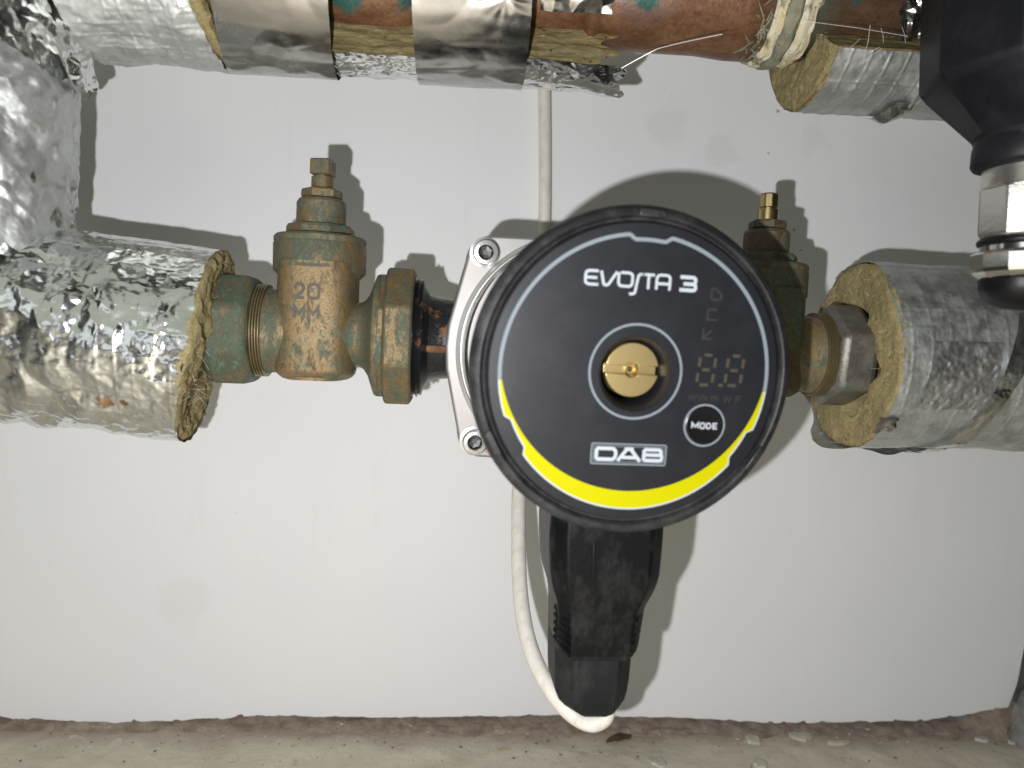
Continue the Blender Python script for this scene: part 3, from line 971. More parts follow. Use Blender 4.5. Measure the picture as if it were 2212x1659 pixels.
obj("fitting", Geo().lathe([(RC, f0 - 0.003), (RK + 0.0014, f0), (RK + 0.0022, f0 + 0.010), (RK + 0.0022, f1 - 0.008), (RK + 0.0008, f1), (RC, f1 + 0.004)], 72, Mt, cap0=False, cap1=False), MAT['copper'], t, angle=180)


def noisy_ring(u_0, u_1, prof, amp, seed):
    n, m = 120, 24
    th = np.linspace(0, 2 * PI, n, endpoint=False)
    q = np.linspace(0, 1, m)
    Q, T = np.meshgrid(q, th, indexing='ij')
    r_ = np.interp(Q, [p[0] for p in prof], [p[1] for p in prof]) + amp * fbm(Q * 5, np.sin(T) * 6 + T * 1.3, seed, 4)
    u = u_0 + (u_1 - u_0) * Q + amp * 1.6 * vn(np.cos(T) * 5, np.sin(T) * 5 + Q, seed + 4)
    A, D, U, Fr = frT
    P_ = np.array(A) + u[..., None] * np.array(D) + (-r_ * np.cos(T))[..., None] * np.array(U) + (r_ * np.sin(T))[..., None] * np.array(Fr)
    return Geo().grid(P_, wrap=True)


j0, j1, j2, j3 = tu(1660, 60, RK), tu(1688, 60, RK), tu(1722, 60, RK), tu(1768, 60, RK)
obj("sealing_band", noisy_ring(j0, j1, [(0, RK + 0.0004), (0.3, RK + 0.0026), (0.8, RK + 0.0029), (1, RK + 0.0012)], 0.0007, 401), MAT['seal_white'], t, angle=180)
obj("paste_bead", noisy_ring(j1 - 0.0008, j2, [(0, RK + 0.0010), (0.3, RK + 0.0034), (0.7, RK + 0.0034), (1, RK + 0.0012)], 0.0005, 411), MAT['seal_grey'], t, angle=180)
obj("sealing_band", noisy_ring(j2 - 0.0006, j3, [(0, RK + 0.0012), (0.25, RK + 0.0022), (0.8, RK + 0.0012), (1, RC - 0.0002)], 0.0009, 421), MAT['seal_white'], t, angle=180)
# hemp tufts smeared on the copper beside the joint
rnd = random.Random(12)
g = Geo()
A, D, U, Fr = frT
for k in range(60):
    a_ = rnd.uniform(-0.25, 1.9)
    u_ = j0 - abs(rnd.gauss(0, 0.0030)) + 0.0006
    base = A + D * u_ + (U * -math.cos(a_) + Fr * math.sin(a_)) * (RK + 0.0009)
    d_ = (D * rnd.uniform(-1.2, 0.6) + (U * math.sin(a_) + Fr * math.cos(a_)) * rnd.uniform(-1.6, 1.6))
    L = rnd.uniform(0.0015, 0.0045)
    g.tube([base, base + d_ * L * 0.5 + (U * -math.cos(a_) + Fr * math.sin(a_)) * 0.0003, base + d_ * L * 1.0], [0.0003, 0.00035, 0.0001], 4)
tag(obj("hemp_tuft", g, MAT['seal_tuft']), kind="stuff")

# full sleeve at the left of the top run
t = thing("top_pipe_sleeve", "foil sleeve with netted dull foil at the upper left, wool ring at its right end", "pipe insulation", tA + TD * taxis(140), group="foil wrapped pipe sleeves")
uE = taxis(455)
slT = lambda a_: 0.0050 * math.cos(a_) - 0.0052 * math.sin(a_) * (0.6 if math.sin(a_) > 0 else 0.2)
u_l = taxis(190)


def hT(u, v):
    return 0.0011 * crumple(u, v, 0.014, 511) + 0.0005 * crumple(u, v, 0.006, 512) + 0.0002 * crumple(u, v, 0.0024, 513) + scrim(u, v, 0.0050, 0.0056, 0.0003, 0.00028)


obj("foil_jacket", sheet(frT, u_l, lambda a_: uE + slT(a_), -1.6, 4.6, RT, hT, 0.0006, 0.0012, 111), MAT['foil_dull'], t, angle=180)
wl = obj("wool_core", ring_end(frT, lambda a_: uE + slT(a_) + 0.0044, RC, RT - 0.0001, rough=0.0018, face=1, seed=29, back=0.03), MAT['wool_end'], t, angle=180)
tag(obj("loose_fibres", fibres(frT, lambda a_: uE + slT(a_) + 0.003, 0.022, RT + 0.0008, 120, 1, (0.002, 0.007), 0.00005, seed=9), MAT['fibre'], wl, smooth=False), kind="stuff")

# split shell held by two bands of plain foil tape
CUT = 0.36


def half_shell(u_0, u_1, th0, th1, rin, rout, seed, rough=0.0005, axis=frT, off=Vector((0, 0, 0)), endf0=None, endf1=None):
    """sector of a wool tube: outside, two radial cuts, bore and two ends"""
    A, D, U, Fr = axis
    A = A + off
    sec = []
    for q in np.linspace(0, 1, 22): sec.append((rin + (rout - rin) * q, th1))
    for q in np.linspace(0, 1, 34)[1:]: sec.append((rout, th1 + (th0 - th1) * q))
    for q in np.linspace(0, 1, 10)[1:]: sec.append((rout + (rin - rout) * q, th0))
    for q in np.linspace(0, 1, 20)[1:-1]: sec.append((rin, th0 + (th1 - th0) * q))
    sec = np.array(sec)
    nu = int((u_1 - u_0) / 0.0009)
    s = np.linspace(0, 1, nu)
    S, J = np.meshgrid(s, np.arange(len(sec)), indexing='ij')
    r_, th = sec[J, 0], sec[J, 1]
    a0 = u_0 + (np.vectorize(endf0)(r_, th) if endf0 else 0.0)
    a1 = u_1 + (np.vectorize(endf1)(r_, th) if endf1 else 0.0)
    u = a0 * (1 - S) + a1 * S
    nz = rough * fbm(u / 0.009, r_ / 0.0016 + th * 9, seed, 4)
    th2 = th + nz / np.maximum(r_, 0.01)
    P_ = np.array(A) + u[..., None] * np.array(D) + (-r_ * np.cos(th2))[..., None] * np.array(U) + (r_ * np.sin(th2))[..., None] * np.array(Fr)
    g_ = Geo().grid(P_, wrap=True)
    return g_


t = thing("split_pipe_sleeve", "split wool shell under two smooth foil tape bands, top centre left", "pipe insulation", tA + TD * taxis(800), group="foil wrapped pipe sleeves")
u_e0, u_e1 = tu(482, 60), taxis(1335)
wl = obj("wool_shell", half_shell(u_e0, u_e1, -PI / 2 - 0.9, CUT, RC + 0.0002, RT - 0.0006, 601, 0.0011, endf1=lambda r_, a_: -0.003 + 0.004 * math.sin(r_ * 700) - 0.28 * abs(r_ - 0.0195) * 0.35), MAT['wool_cut'], t, angle=60)
obj("foil_jacket", sheet(frT, u_e0 + 0.001, lambda a_: u_e1 - 0.002 + 0.006 * math.sin(a_ * 2.5), -2.4, CUT - 0.01, RT, lambda u, v: 0.0005 * crumple(u, v, 0.008, 611) + 0.00045 * crumple(u, v, 0.0035, 612) + scrim(u, v, 0.0062, 0.007), 0.0006, 0.0006, 121), MAT['foil_bright'], t, angle=180)


def band(x0, x1, seed, slant=0.0, gather=None):
    ub0, ub1 = tu(x0, 60, RT + 0.001), tu(x1, 60, RT + 0.001)
    def h(u, v):
        q = (u - ub0) / (ub1 - ub0)
        b = 0.0006 * fbm(u / 0.03, v / 0.016, seed, 2) + 0.00034 * crumple(u * 0.7, v, 0.0105, seed + 1) + 0.00012 * crumple(u * 0.35, v, 0.0042, seed + 2)
        if gather:
            gx, gy = on_sleeve(frT, *gather, RT)
            du, dv = u - gx, v - gy * RT
            ang, rr_ = np.arctan2(dv, du), np.sqrt(du * du + dv * dv)
            b = b + 0.00020 * (np.sin(ang * 5 + 2 * np.sin(ang * 2 + 0.5)) + 0.3 * np.sin(ang * 11)) * np.exp(-rr_ / 0.012) * np.clip(rr_ / 0.004, 0, 1)
        low = np.exp(-((v / RT - 0.05) / 0.13) ** 2)
        return b + 0.00055 * low * crumple(u, v, 0.008, seed + 4)
    return sheet(frT, lambda a_: ub0 + slant * (0.6 - a_), lambda a_: ub1 + slant * 0.5 * (0.6 - a_), -2.2, 4.2, RT + 0.0016, h, 0.0006, 0.00015, seed)


obj("tape_band", band(466, 712, 631, -0.0030), MAT['foil_tape'], t, angle=180)
obj("tape_band", band(893, 1146, 651, 0.0012, gather=(1092, -16)), MAT['foil_tape'], t, angle=180)
# torn foil tongue under the right end of the shell, and the crumpled scrap on the copper
ug, _ = on_sleeve(frT, 1140, 178, RT)
uh = taxis(1345)
g = sheet(frT, ug - 0.004, lambda a_: uh - 0.001 - 0.010 * abs(a_ - 0.10) + 0.002 * math.sin(a_ * 14), -0.75, 0.42, RT + 0.0004,
          lambda u, v: 0.0042 * np.clip((u - ug) / (uh - ug), 0, 1) ** 1.5 * np.exp(-((v / RT - 0.05) / 0.35) ** 2) + 0.0006 * crumple(u, v, 0.009, 661) + 0.00025 * crumple(u, v, 0.004, 662), 0.0005, 0.0008, 131)
obj("torn_jacket_edge", g, MAT['foil_bright'], t, angle=180)
uk0, ak0 = on_sleeve(frT, 1168, 6, RC + 0.004)
uk1, ak1 = on_sleeve(frT, 1325, 2, RC + 0.004)
g = sheet(frT, uk0, uk1, lambda_th := ak0 - 0.10, 2.6, RK + 0.0028, lambda u, v: 0.0016 * crumple(u, v, 0.010, 671) + 0.0006 * crumple(u, v, 0.004, 672), 0.0005, 0.0008, 137)
obj("foil_scrap", g, MAT['foil_tape'], t, angle=180)
# a long stray glass thread from the torn end
pA, pB, pC = at(1300, 172, 0.088), at(1420, 112, 0.098), at(1560, 74, 0.112)
pts = [pA.lerp(pB, k / 8) for k in range(8)] + [pB.lerp(pC, k / 8) for k in range(9)]
obj("loose_thread", Geo().tube([p + Vector((0, 0, 0.0011 * math.sin(k / 16 * PI))) for k, p in enumerate(pts)], 0.00016, 6), MAT['thread_foil'], t)

# trough of wool and foil under the joint at the right
t = thing("joint_pipe_sleeve", "half shell of wool and netted foil hanging under the pasted copper joint", "pipe insulation", tA + TD * taxis(1740), group="foil wrapped pipe sleeves")
off = Vector((0, 0, -0.0072))
frJ = (tA + off, TD, frT[2], frT[3])
RJ = 0.0330
uj = taxis(1742)
uje = taxis(2400)
thJ = 0.95
sj = lambda a_: 0.0012 * math.sin(3 * a_)
obj("wool_shell", half_shell(uj, uje, -1.9, thJ, 0.0140, RJ - 0.0006, 701, 0.0008, axis=frJ, endf0=lambda r_, a_: 0.0006 * math.sin(r_ * 900 + a_ * 4)), MAT['wool_cut'], t, angle=60)
wl = obj("wool_end", ring_end(frJ, lambda a_: uj - 0.0004, 0.0141, RJ - 0.0002, -1.88, thJ, rough=0.0012, face=-1, seed=37, back=0.004), MAT['wool_end'], t, angle=180)
tag(obj("loose_fibres", fibres(frJ, uj, 0.019, RJ, 60, -1, (0.001, 0.003), 0.00004, (-1.5, thJ), 15), MAT['fibre'], wl, smooth=False), kind="stuff")


def hJ(u, v):
    ridge = 0.0016 * np.exp(-((u - taxis(1952) - 0.002 * vn(v / 0.02, u * 0, 3)) / 0.0012) ** 2)
    return 0.0004 * fbm(u / 0.02, v / 0.012, 711, 3) + 0.0003 * crumple(u, v, 0.008, 712) + 0.00012 * crumple(u, v, 0.003, 713) + scrim(u, v, 0.0072, 0.0120, 0.0003, 0.00030) + ridge


obj("foil_jacket", sheet(frJ, lambda a_: uj + 0.0008, uje, -1.9, thJ - 0.01, RJ, hJ, 0.00055, 0.0006, 141), MAT['foil_dull'], t, angle=180)
u1, a1 = on_sleeve(frJ, 1962, 200, RJ)
obj("foil_fold", sheet(frJ, u1 - 0.004, u1 + 0.0055, -0.35, 0.35, RJ + 0.0010, lambda u, v: 0.0026 * np.exp(-((u - u1) / 0.0032) ** 2) * np.exp(-(v / RJ / 0.2) ** 2) + 0.0006 * crumple(u, v, 0.004, 721), 0.0004, 0.0008, 145), MAT['foil_tape'], t, angle=180)
ux, ax = on_sleeve(frT, 1955, 20, RC + 0.003)
obj("foil_scrap", sheet(frT, ux - 0.001, ux + 0.022, 0.55, 2.7, RC + 0.0040, lambda u, v: 0.0024 * crumple(u, v, 0.008, 731) + 0.0010 * crumple(u, v, 0.003, 732), 0.0005, 0.0012, 149), MAT['foil_tape'], t, angle=180)
for (x0, y0, x1, y1, ya, yb_) in ((1822, 138, 1900, 102, 0.108, 0.118), (1866, 132, 1880, 54, 0.108, 0.112), (1908, 92, 1903, 60, 0.110, 0.114), (1956, 92, 1948, 58, 0.110, 0.114), (1734, 45, 1960, 78, 0.104, 0.112), (1824, 115, 1858, 84, 0.108, 0.116), (1855, 140, 1905, 105, 0.110, 0.118)):
    a_, b_ = at(x0, y0, ya), at(x1, y1, yb_)
    obj("loose_thread", Geo().tube([a_, a_.lerp(b_, 0.5) + Vector((0.0003, 0, 0.0003)), b_], 0.00008, 5), MAT['thread_foil'], t)

# ------------------------------------------------------------------ gate valves
KZ = 0.0000646


def flats(n):
    return PI / n                                # turns a prism so that a flat faces along +X of its frame


def oct_profile(w_, d_, cw, cd):
    return [(-w_, -cd), (-cw, -d_), (cw, -d_), (w_, -cd), (w_, cd), (cw, d_), (-cw, d_), (-w_, cd)]


def stroke(pts, w_, closed=False):
    """flat ribbon along a polyline, mitred at the corners -> 2D quads"""
    n = len(pts)
    L_, R_ = [], []
    for k in range(n):
        p = Vector(pts[k])
        a_ = Vector(pts[(k - 1) % n]) if (k > 0 or closed) else None
        b_ = Vector(pts[(k + 1) % n]) if (k < n - 1 or closed) else None
        d1 = (p - a_).normalized() if a_ is not None else (b_ - p).normalized()
        d2 = (b_ - p).normalized() if b_ is not None else d1
        t_ = d1 + d2
        t_ = t_.normalized() if t_.length > 1e-6 else d1
        nrm = Vector((-t_.y, t_.x))
        c_ = max(0.35, nrm.dot(Vector((-d1.y, d1.x))))
        L_.append(p + nrm * (w_ / 2 / c_)); R_.append(p - nrm * (w_ / 2 / c_))
    q = []
    m_ = n if closed else n - 1
    for k in range(m_):
        q.append((k, (k + 1) % n, n + (k + 1) % n, n + k))
    return [tuple(v) for v in L_ + R_], q


def rpath(pts, rad, closed=False, seg=5):
    out = []
    n = len(pts)
    for k in range(n):
        p = Vector(pts[k])
        if not closed and k in (0, n - 1):
            out.append(tuple(p)); continue
        a_, b_ = Vector(pts[(k - 1) % n]), Vector(pts[(k + 1) % n])
        r_ = min(rad, (a_ - p).length * 0.49, (b_ - p).length * 0.49)
        s_, e_ = p + (a_ - p).normalized() * r_, p + (b_ - p).normalized() * r_
        for i in range(seg + 1):
            q = i / seg
            out.append(tuple(s_ * (1 - q) ** 2 + p * 2 * q * (1 - q) + e_ * q * q))
    return out


def solid_stroke(g_, pts, w_, z0, z1, Mx, closed=False):
    V2, q = stroke(pts, w_, closed)
    n = len(V2)
    V = [(x, y, z1) for x, y in V2] + [(x, y, z0) for x, y in V2]
    Fc = [tuple(reversed(f)) for f in q] + [tuple(i + n for i in f) for f in q]
    h = n // 2
    m_ = h if closed else h - 1
    for k in range(m_):
        k2 = (k + 1) % h
        Fc.append((k, k2, n + k2, n + k))
        Fc.append((h + k2, h + k, n + h + k, n + h + k2))
    if not closed:
        Fc += [(0, n, n + h, h), (h - 1, 2 * h - 1, n + 2 * h - 1, n + h - 1)]
    g_.add(V, Fc, Mx)


def gate_valve(px, label, mats, noff=0.0, sides=8, nrot=None, big_union=True, mirror=False, text=True, k=KZ, turn=0.0, square=60):
    o = on_axis(px)
    t_ = thing("gate_valve", label, "valve", o, group="brass gate valves beside the pump")
    dx = -MD if mirror else MD
    body, nutm, unionm, topm, stemm = mats
    MX = frame(o, dx, MU)                       # local Z along the pipe
    MV = frame(o, MU, MD)                       # local Z up
    s = k
    L = lambda prof: [(r_ * s, z_ * s) for r_, z_ in prof]
    # barrel, neck and flare in one turned casting
    prof = [(225, -378 + noff), (250, -366 + noff), (252, -340 + noff), (240, -300 + noff), (240, -60), (252, 0), (252, 110), (240, 150), (208, 185), (188, 225), (187, 245), (203, 272), (240, 298), (318, 326), (350, 338), (356, 350), (356, 366)]
    b = obj("valve_body", Geo().lathe(L(prof), 64, MX), MAT[body if text else 'brass_pale'], t_, angle=40)
    g_ = Geo()
    pts = []
    for j in range(40):
        an = 2 * PI * (j + 0.5) / 40
        cx_, sx_ = math.cos(an), math.sin(an)
        pts.append((math.copysign(abs(cx_) ** 0.62, cx_) * 222 * s, math.copysign(abs(sx_) ** 0.72, sx_) * 270 * s))
    rings = []
    for z_, q in ((-268, 0.70), (-262, 0.82), (-250, 0.91), (-232, 0.97), (-205, 1.0), (300, 1.0), (395, 1.0)):
        rings.append([MV @ Vector((p[0] * q, p[1] * (q if z_ > -240 else 0.8), z_ * s)) for p in pts])
    g_.loft(rings)
    obj("gate_housing", g_, MAT['brass_pad' if text else body], t_, angle=60)
    obj("bonnet_collar", Geo().lathe(L([(215, 300), (240, 330), (262, 352), (264, 500), (259, 512), (262, 520), (262, 540), (250, 553), (190, 556)]), 56, MV, cap1=False), MAT[body], t_, angle=40)
    g_ = Geo()
    # brow under the collar
    for j in range(11):
        q = (j - 5) / 5.0
    obj("bonnet_step", Geo().lathe(L([(190, 545), (199, 556), (199, 596), (188, 616), (120, 618)]), 8, MV, rot=R(22 + turn), cap1=False), MAT[topm], t_, angle=20, bevel=0.0005)
    obj("bonnet_neck", Geo().lathe(L([(139, 600), (141, 612), (141, 745), (128, 765), (96, 767), (92, 780)]), 32, MV, rot=0.2), MAT[topm], t_, angle=30, bevel=0.0003)
    obj("packing_nut", Geo().lathe(L([(112, 772), (119, 778), (119, 812), (110, 824), (64, 828)]), 6, MV, rot=R(12 + turn)), MAT[topm], t_, angle=20, bevel=0.0003)
    g_ = Geo().lathe(L([(63, 815), (63, 894), (46, 898), (46, 908), (60, 910)]), 28, MV)
    st = obj("stem", g_, MAT[stemm], t_, angle=30)
    sq = [(r_ * s, z_ * s) for r_, z_ in ((square * 1.30, 904), (square * 1.36, 910), (square * 1.36, 985), (square * 1.25, 996))]
    obj("stem_square", Geo().lathe(sq, 4 if square > 50 else 8, MV, rot=R(32 + turn)), MAT[stemm], st, angle=20, bevel=0.0005)
    # thread and nut of the far side
    thr = []
    z_ = -402 + noff
    for j in range(5):
        thr += [(252, z_), (266, z_ + 6), (266, z_ + 11), (252, z_ + 15)]
        z_ += 15
    obj("thread", Geo().lathe(L(thr), 56, MX), MAT['brass_thread'], t_, angle=20)
    nr = 332
    obj("compression_nut", Geo().lathe(L([(215, -655 + noff), (285, -652 + noff), (318, -622 + noff), (nr, -590 + noff), (nr, -440 + noff), (322, -408 + noff), (290, -392 + noff), (240, -390 + noff)]), sides, MX, rot=flats(8) if nrot is None else nrot), MAT[nutm], t_, angle=15, bevel=0.0018, seg=4)
    if big_union:
        obj("union_collar", Geo().lathe(L([(330, 348), (368, 356), (376, 364), (376, 402)]), 8, MX, rot=flats(8)), MAT[unionm], t_, angle=15, bevel=0.0006)
        obj("union_nut", Geo().lathe(L([(360, 392), (410, 402), (418, 416), (418, 540), (408, 556), (330, 560)]), 8, MX, rot=flats(8)), MAT[unionm], t_, angle=15, bevel=0.0008)
    if text:
        dF = MV @ Vector((0, -1, 0)) - MV.translation
        Mt_ = frame(o + MF * (268 * s), MF, MD)
        glyphs = [[(-90, 238), (-86, 252), (-74, 262), (-56, 262), (-43, 253), (-40, 238), (-48, 222), (-70, 204), (-90, 187), (-36, 187)], rpath([(-14, 262), (42, 262), (42, 186), (-14, 186)], 22, True)]
        rel = [[(-88, 76), (-88, 138), (-62, 100), (-36, 138), (-36, 76)], [(-12, 76), (-12, 138), (14, 100), (40, 138), (40, 76)]]
        for j, gl in enumerate(glyphs + rel):
            g_ = Geo()
            solid_stroke(g_, [(x * s, y * s) for x, y in gl], 15 * s, -2 * s, 9 * s, Mt_, closed=(j == 1))
            obj("embossed_mark", g_, MAT['brass_relief'], b, smooth=False)
        g_ = Geo()
        solid_stroke(g_, [(x * s, (372 - 0.00035 * (x * x - 10000) * -1) * s) for x in range(-95, 96, 10)], 16 * s, -4 * s, 9 * s, Mt_)
        obj("embossed_rim", g_, MAT['brass_relief'], b, smooth=True)
    return t_


gate_valve(687, "weathered brass gate valve with the 20 mark, left of the pump", ('brass_body', 'brass_nut_green', 'brass_union', 'brass_top', 'brass_stem'), noff=52)
gv = gate_valve(1641, "brass gate valve in painted shade, half hidden behind the pump's right edge", ('brass_shaded', 'nut_grey', 'brass_union', 'brass_shaded', 'brass_clean'), mirror=True, text=False, k=KZ * 0.965, turn=14, square=44, sides=6, nrot=R(-8))
g = Geo()
p0, p1 = on_axis(1835), on_axis(2000)
g.lathe([(0.0112, 0), (0.0112, (p1 - p0).length)], 32, frame(p0, MD))
tag(obj("copper_stub", g, MAT['copper'], angle=30), "copper pipe end inside the round wool end right of the pump", "pipe")

# ------------------------------------------------------------------ pump
C1PX = (1374.5, 808.0)
C0, C1 = at(1235, 762, 0.096), at(*C1PX, 0.159)
PN = (C1 - C0).normalized()
PN = Vector((PN.x * 0.42, PN.y, PN.z)).normalized()
PX = Vector((0, 0, 1)).cross(PN).normalized()
HD_ = (C1 - C0).dot(PN)
PM = frame(C1 - PN * HD_, PN, PX)            # the head's own axis
PF = frame(C0, PN, PX)                       # the flange
fs = mpp(C1) * 1.012                                     # metres per picture unit on the face
pump = thing("circulator_pump", "round black circulator pump with yellow crescent and brass screw on its face", "pump", Mx=PM)

# cast iron volute with its two ports
g = Geo()
vc = C0 - PN * 0.006
g.lathe([(0.020, -0.040), (0.032, -0.036), (0.036, -0.024), (0.038, -0.008), (0.039, -0.003)], 56, frame(vc, PN, PX))
obj("volute", g, MAT['iron'], pump, angle=40)
xa, xb = on_axis(893), on_axis(985)
dl = (xb - xa).length
port = [(0.0225, -0.004), (0.0228, 0.0004), (0.0215, 0.0012), (0.0228, 0.002), (0.0215, 0.0028), (0.0222, 0.0036), (0.0190, 0.0046), (0.0166, 0.0060), (0.0156, dl * 0.6), (0.0150, dl), (0.015, dl + 0.03)]
obj("port", Geo().lathe(port, 48, frame(xa, MD)), MAT['iron'], pump, angle=25)
# casting rib with a worn rusty edge along the port
g = Geo()
g.box((0, 0, 0), (0.0022, 0.003, dl * 0.55), frame(on_axis(940) + MF * 0.0158 - MU * 0.004, MD))
tag(obj("casting_rib", g, MAT['rust'], pump, bevel=0.0012), "rust stained rib on the black port")
xa2 = on_axis(1570)
obj("port", Geo().lathe(port, 48, frame(xa2, -MD)), MAT['iron'], pump, angle=25)

# square flange with bulging sides
q = 0.0402
pts = []
corners = [(1, 1), (-1, 1), (-1, -1), (1, -1)]
for i, (sx, sy) in enumerate(corners):
    rr = 0.0090
    cx_, cy_ = sx * (q - rr), sy * (q - rr)
    a0 = math.atan2(sy, sx) - PI / 4
    for j in range(9):
        an = a0 + PI / 2 * j / 8
        pts.append((cx_ + rr * math.cos(an), cy_ + rr * math.sin(an)))
    nx_, ny_ = corners[(i + 1) % 4]
    mx, my = (sx + nx_) / 2, (sy + ny_) / 2
    bul = 0.0060
    if mx:
        pts += [(mx * (q + bul * 0.90), my + 0.008 * sy), (mx * (q + bul), 0), (mx * (q + bul * 0.9), -0.008 * sy)]
    else:
        pts += [(0.008 * sx, my * (q + bul * 0.1)), (-0.008 * sx, my * (q + bul * 0.1))]
obj("flange_gasket", Geo().prism([(x * 0.996, y * 0.996) for x, y in pts], -0.0085, -0.004, PF), MAT['iron'], pump, smooth=False)
obj("flange_plate", Geo().prism(pts, -0.004, 0.0, PF), MAT['flange_steel'], pump, angle=30, bevel=0.0010, seg=3)
obj("clamp_ring", Geo().lathe([(0.0426, 0.0001), (0.0424, 0.0011), (0.0413, 0.0016), (0.0409, 0.0007), (0.0406, 0.0007), (0.0404, 0.0020), (0.0402, 0.0030), (0.0401, 0.010)], 96, PF, cap0=False, cap1=False), MAT['ring_steel'], pump, angle=50)
obj("motor_housing", Geo().lathe([(0.0396, 0.003), (0.0396, HD_ - 0.034), (0.0400, HD_ - 0.031), (0.0400, HD_ - 0.018)], 96, PM), MAT['housing'], pump, angle=50)
for sx, sy in corners:
    cx_, cy_ = sx * 0.0340, sy * 0.0340
    Ms = PF @ Matrix.Translation((cx_, cy_, 0))
    g = Geo().lathe([(0.0052, 0.0), (0.0054, 0.0002), (0.0054, 0.0008), (0.0045, 0.0010), (0.0045, 0.0034), (0.0041, 0.0040), (0.0029, 0.0041), (0.0026, 0.0038)], 32, Ms, cap1=False)
    sc_ = obj("socket_screw", g, MAT['screw_steel'], pump, angle=40)
    obj("hex_socket", Geo().lathe([(0.0027, 0.0039), (0.0024, 0.0016), (0.0010, 0.0013)], 6, Ms, rot=0.3, cap0=False), MAT['socket_dark'], sc_, smooth=False)

# control head
Ro = 342 * fs
Rf = 309 * fs
z = HD_
Ro = 357 * fs
prof = [(Ro * 0.88, z - 0.026), (Ro * 0.925, z - 0.022), (Ro * 0.955, z - 0.015), (Ro * 0.985, z - 0.0085), (Ro * 0.998, z - 0.0055), (Ro * 1.0, z - 0.0034), (Ro * 0.990, z - 0.0017), (Ro * 0.965, z - 0.0008), (Ro * 0.942, z - 0.0004), (Ro * 0.930, z - 0.0008), (Ro * 0.920, z - 0.0024), (Ro * 0.908, z - 0.0026), (Ro * 0.900, z - 0.0012)]
obj("control_head", Geo().lathe(prof, 128, PM, cap1=False), MAT['head'], pump, angle=50)
# faint casting seam lines round the rim, tabs at the notches
prof = [(Ro * 0.905, z - 0.0022), (Ro * 0.893, z - 0.0002), (Ro * 0.886, z), (82 * fs, z), (79 * fs, z - 0.0004), (73 * fs, z - 0.0030), (66 * fs, z - 0.0062), (65 * fs, z - 0.012)]
face = obj("face_plate", Geo().lathe(prof, 128, PM, cap0=False, cap1=False), MAT['face'], pump, angle=30)


def FP(px, py):
    """where a picture point lies on the face, in face units from its centre"""
    d = fw * F_PX + rt * (px - CX) - up * (py - CY)
    p = CAM + d * ((C1 - CAM).dot(PN) / d.dot(PN)) - C1
    return (p.dot(PX) / fs, p.dot(PN.cross(PX)) / fs)


zc = [0]


def mark(name, pieces, mat, lift=0.00012, parent=face, closed=False):
    """flat print on the face: pieces = list of (points in picture units, width or None for a filled quad strip)"""
    g_ = Geo()
    for i, (V2, q) in enumerate(pieces):
        h = z + lift + 0.00001 * i
        g_.add([(x * fs, y * fs, h) for x, y in V2], q, PM)
    return obj(name, g_, MAT[mat], parent, smooth=False)


def pol(r_, a_, cy=0.0):
    """angle clockwise from straight up"""
    return (r_ * math.sin(a_), cy + r_ * math.cos(a_))


def rho(a_):
    for c_ in (R(1.5), R(121.0), R(-119.0)):
        d_ = abs((a_ - c_ + PI) % (2 * PI) - PI)
        if d_ < R(9.0):
            return 298 - 11 * min(1.0, (R(9.0) - d_) / R(2.4))
    return 298


tip = R(95)
aa = np.linspace(-tip, tip, 260)
mark("ring_line", [stroke([pol(rho(a_) - 4, a_) for a_ in aa], 8)], 'print_silver')
ab = np.linspace(tip, 2 * PI - tip, 300)
V2 = [pol(rho(a_) - 0.5, a_) for a_ in ab] + [pol(rho(a_) - 4, a_) for a_ in ab]
n = len(ab)
mark("outline", [(V2, [(k, k + 1, n + k + 1, n + k) for k in range(n - 1)])], 'print_white')


def inner(a_):
    cy, r_ = 39.0, 295.5
    s_, c_ = math.sin(a_), math.cos(a_)
    return cy * c_ + math.sqrt(max(0.0, r_ * r_ - (cy * s_) ** 2))


V2 = [pol(rho(a_) - 4, a_) for a_ in ab] + [pol(min(rho(a_) - 4.2, inner(a_)), a_) for a_ in ab]
mark("yellow_crescent", [(V2, [(k, k + 1, n + k + 1, n + k) for k in range(n - 1)])], 'print_yellow')
circ = lambda c_, r_, m_=96: [(c_[0] + r_ * math.cos(2 * PI * k / m_), c_[1] + r_ * math.sin(2 * PI * k / m_)) for k in range(m_)]
mark("centre_ring", [stroke(circ(FP(1373, 803), 101), 5, True)], 'print_silver')

# brand lettering, one mesh per letter
ox, oy = FP(1263, 580)


def letter(strokes, mat='print_white', w_=5.6, org=(0, 0), name="letter", closed=(), sc=1.0, lift=0.00012, parent=None):
    ps = []
    for i, st_ in enumerate(strokes):
        ps.append(stroke([(org[0] + x * sc, org[1] - y * sc) for x, y in st_], w_, i in closed))
    return mark(name, ps, mat, lift, parent or face)


O = (ox, oy)
letter([rpath([(30, 3), (3, 3), (3, 31), (31, 31)], 9), [(3, 17), (28, 17)]], org=O)
letter([rpath([(36, 2), (43, 31), (52, 31), (70, 2)], 5)], org=O)
letter([rpath([(78, 3), (104, 3), (104, 31), (74, 31), (74, 3)], 9)[0:], [(74, 12), (74, 24)]], org=O)
letter([rpath([(131, 4), (117, 4), (113, 30), (111, 46), (99, 46)], 8)], org=O)
letter([[(122, 4), (152, 4)], [(139, 4), (139, 34)]], org=O)
letter([rpath([(157, 34), (157, 3), (186, 3), (186, 34)], 9), [(157, 21), (186, 21)]], org=O)
letter([rpath([(208, 4), (242, 4), (242, 18), (216, 18)], 7), rpath([(226, 18), (243, 18), (243, 31), (208, 31)], 7)], w_=7.5, org=O)

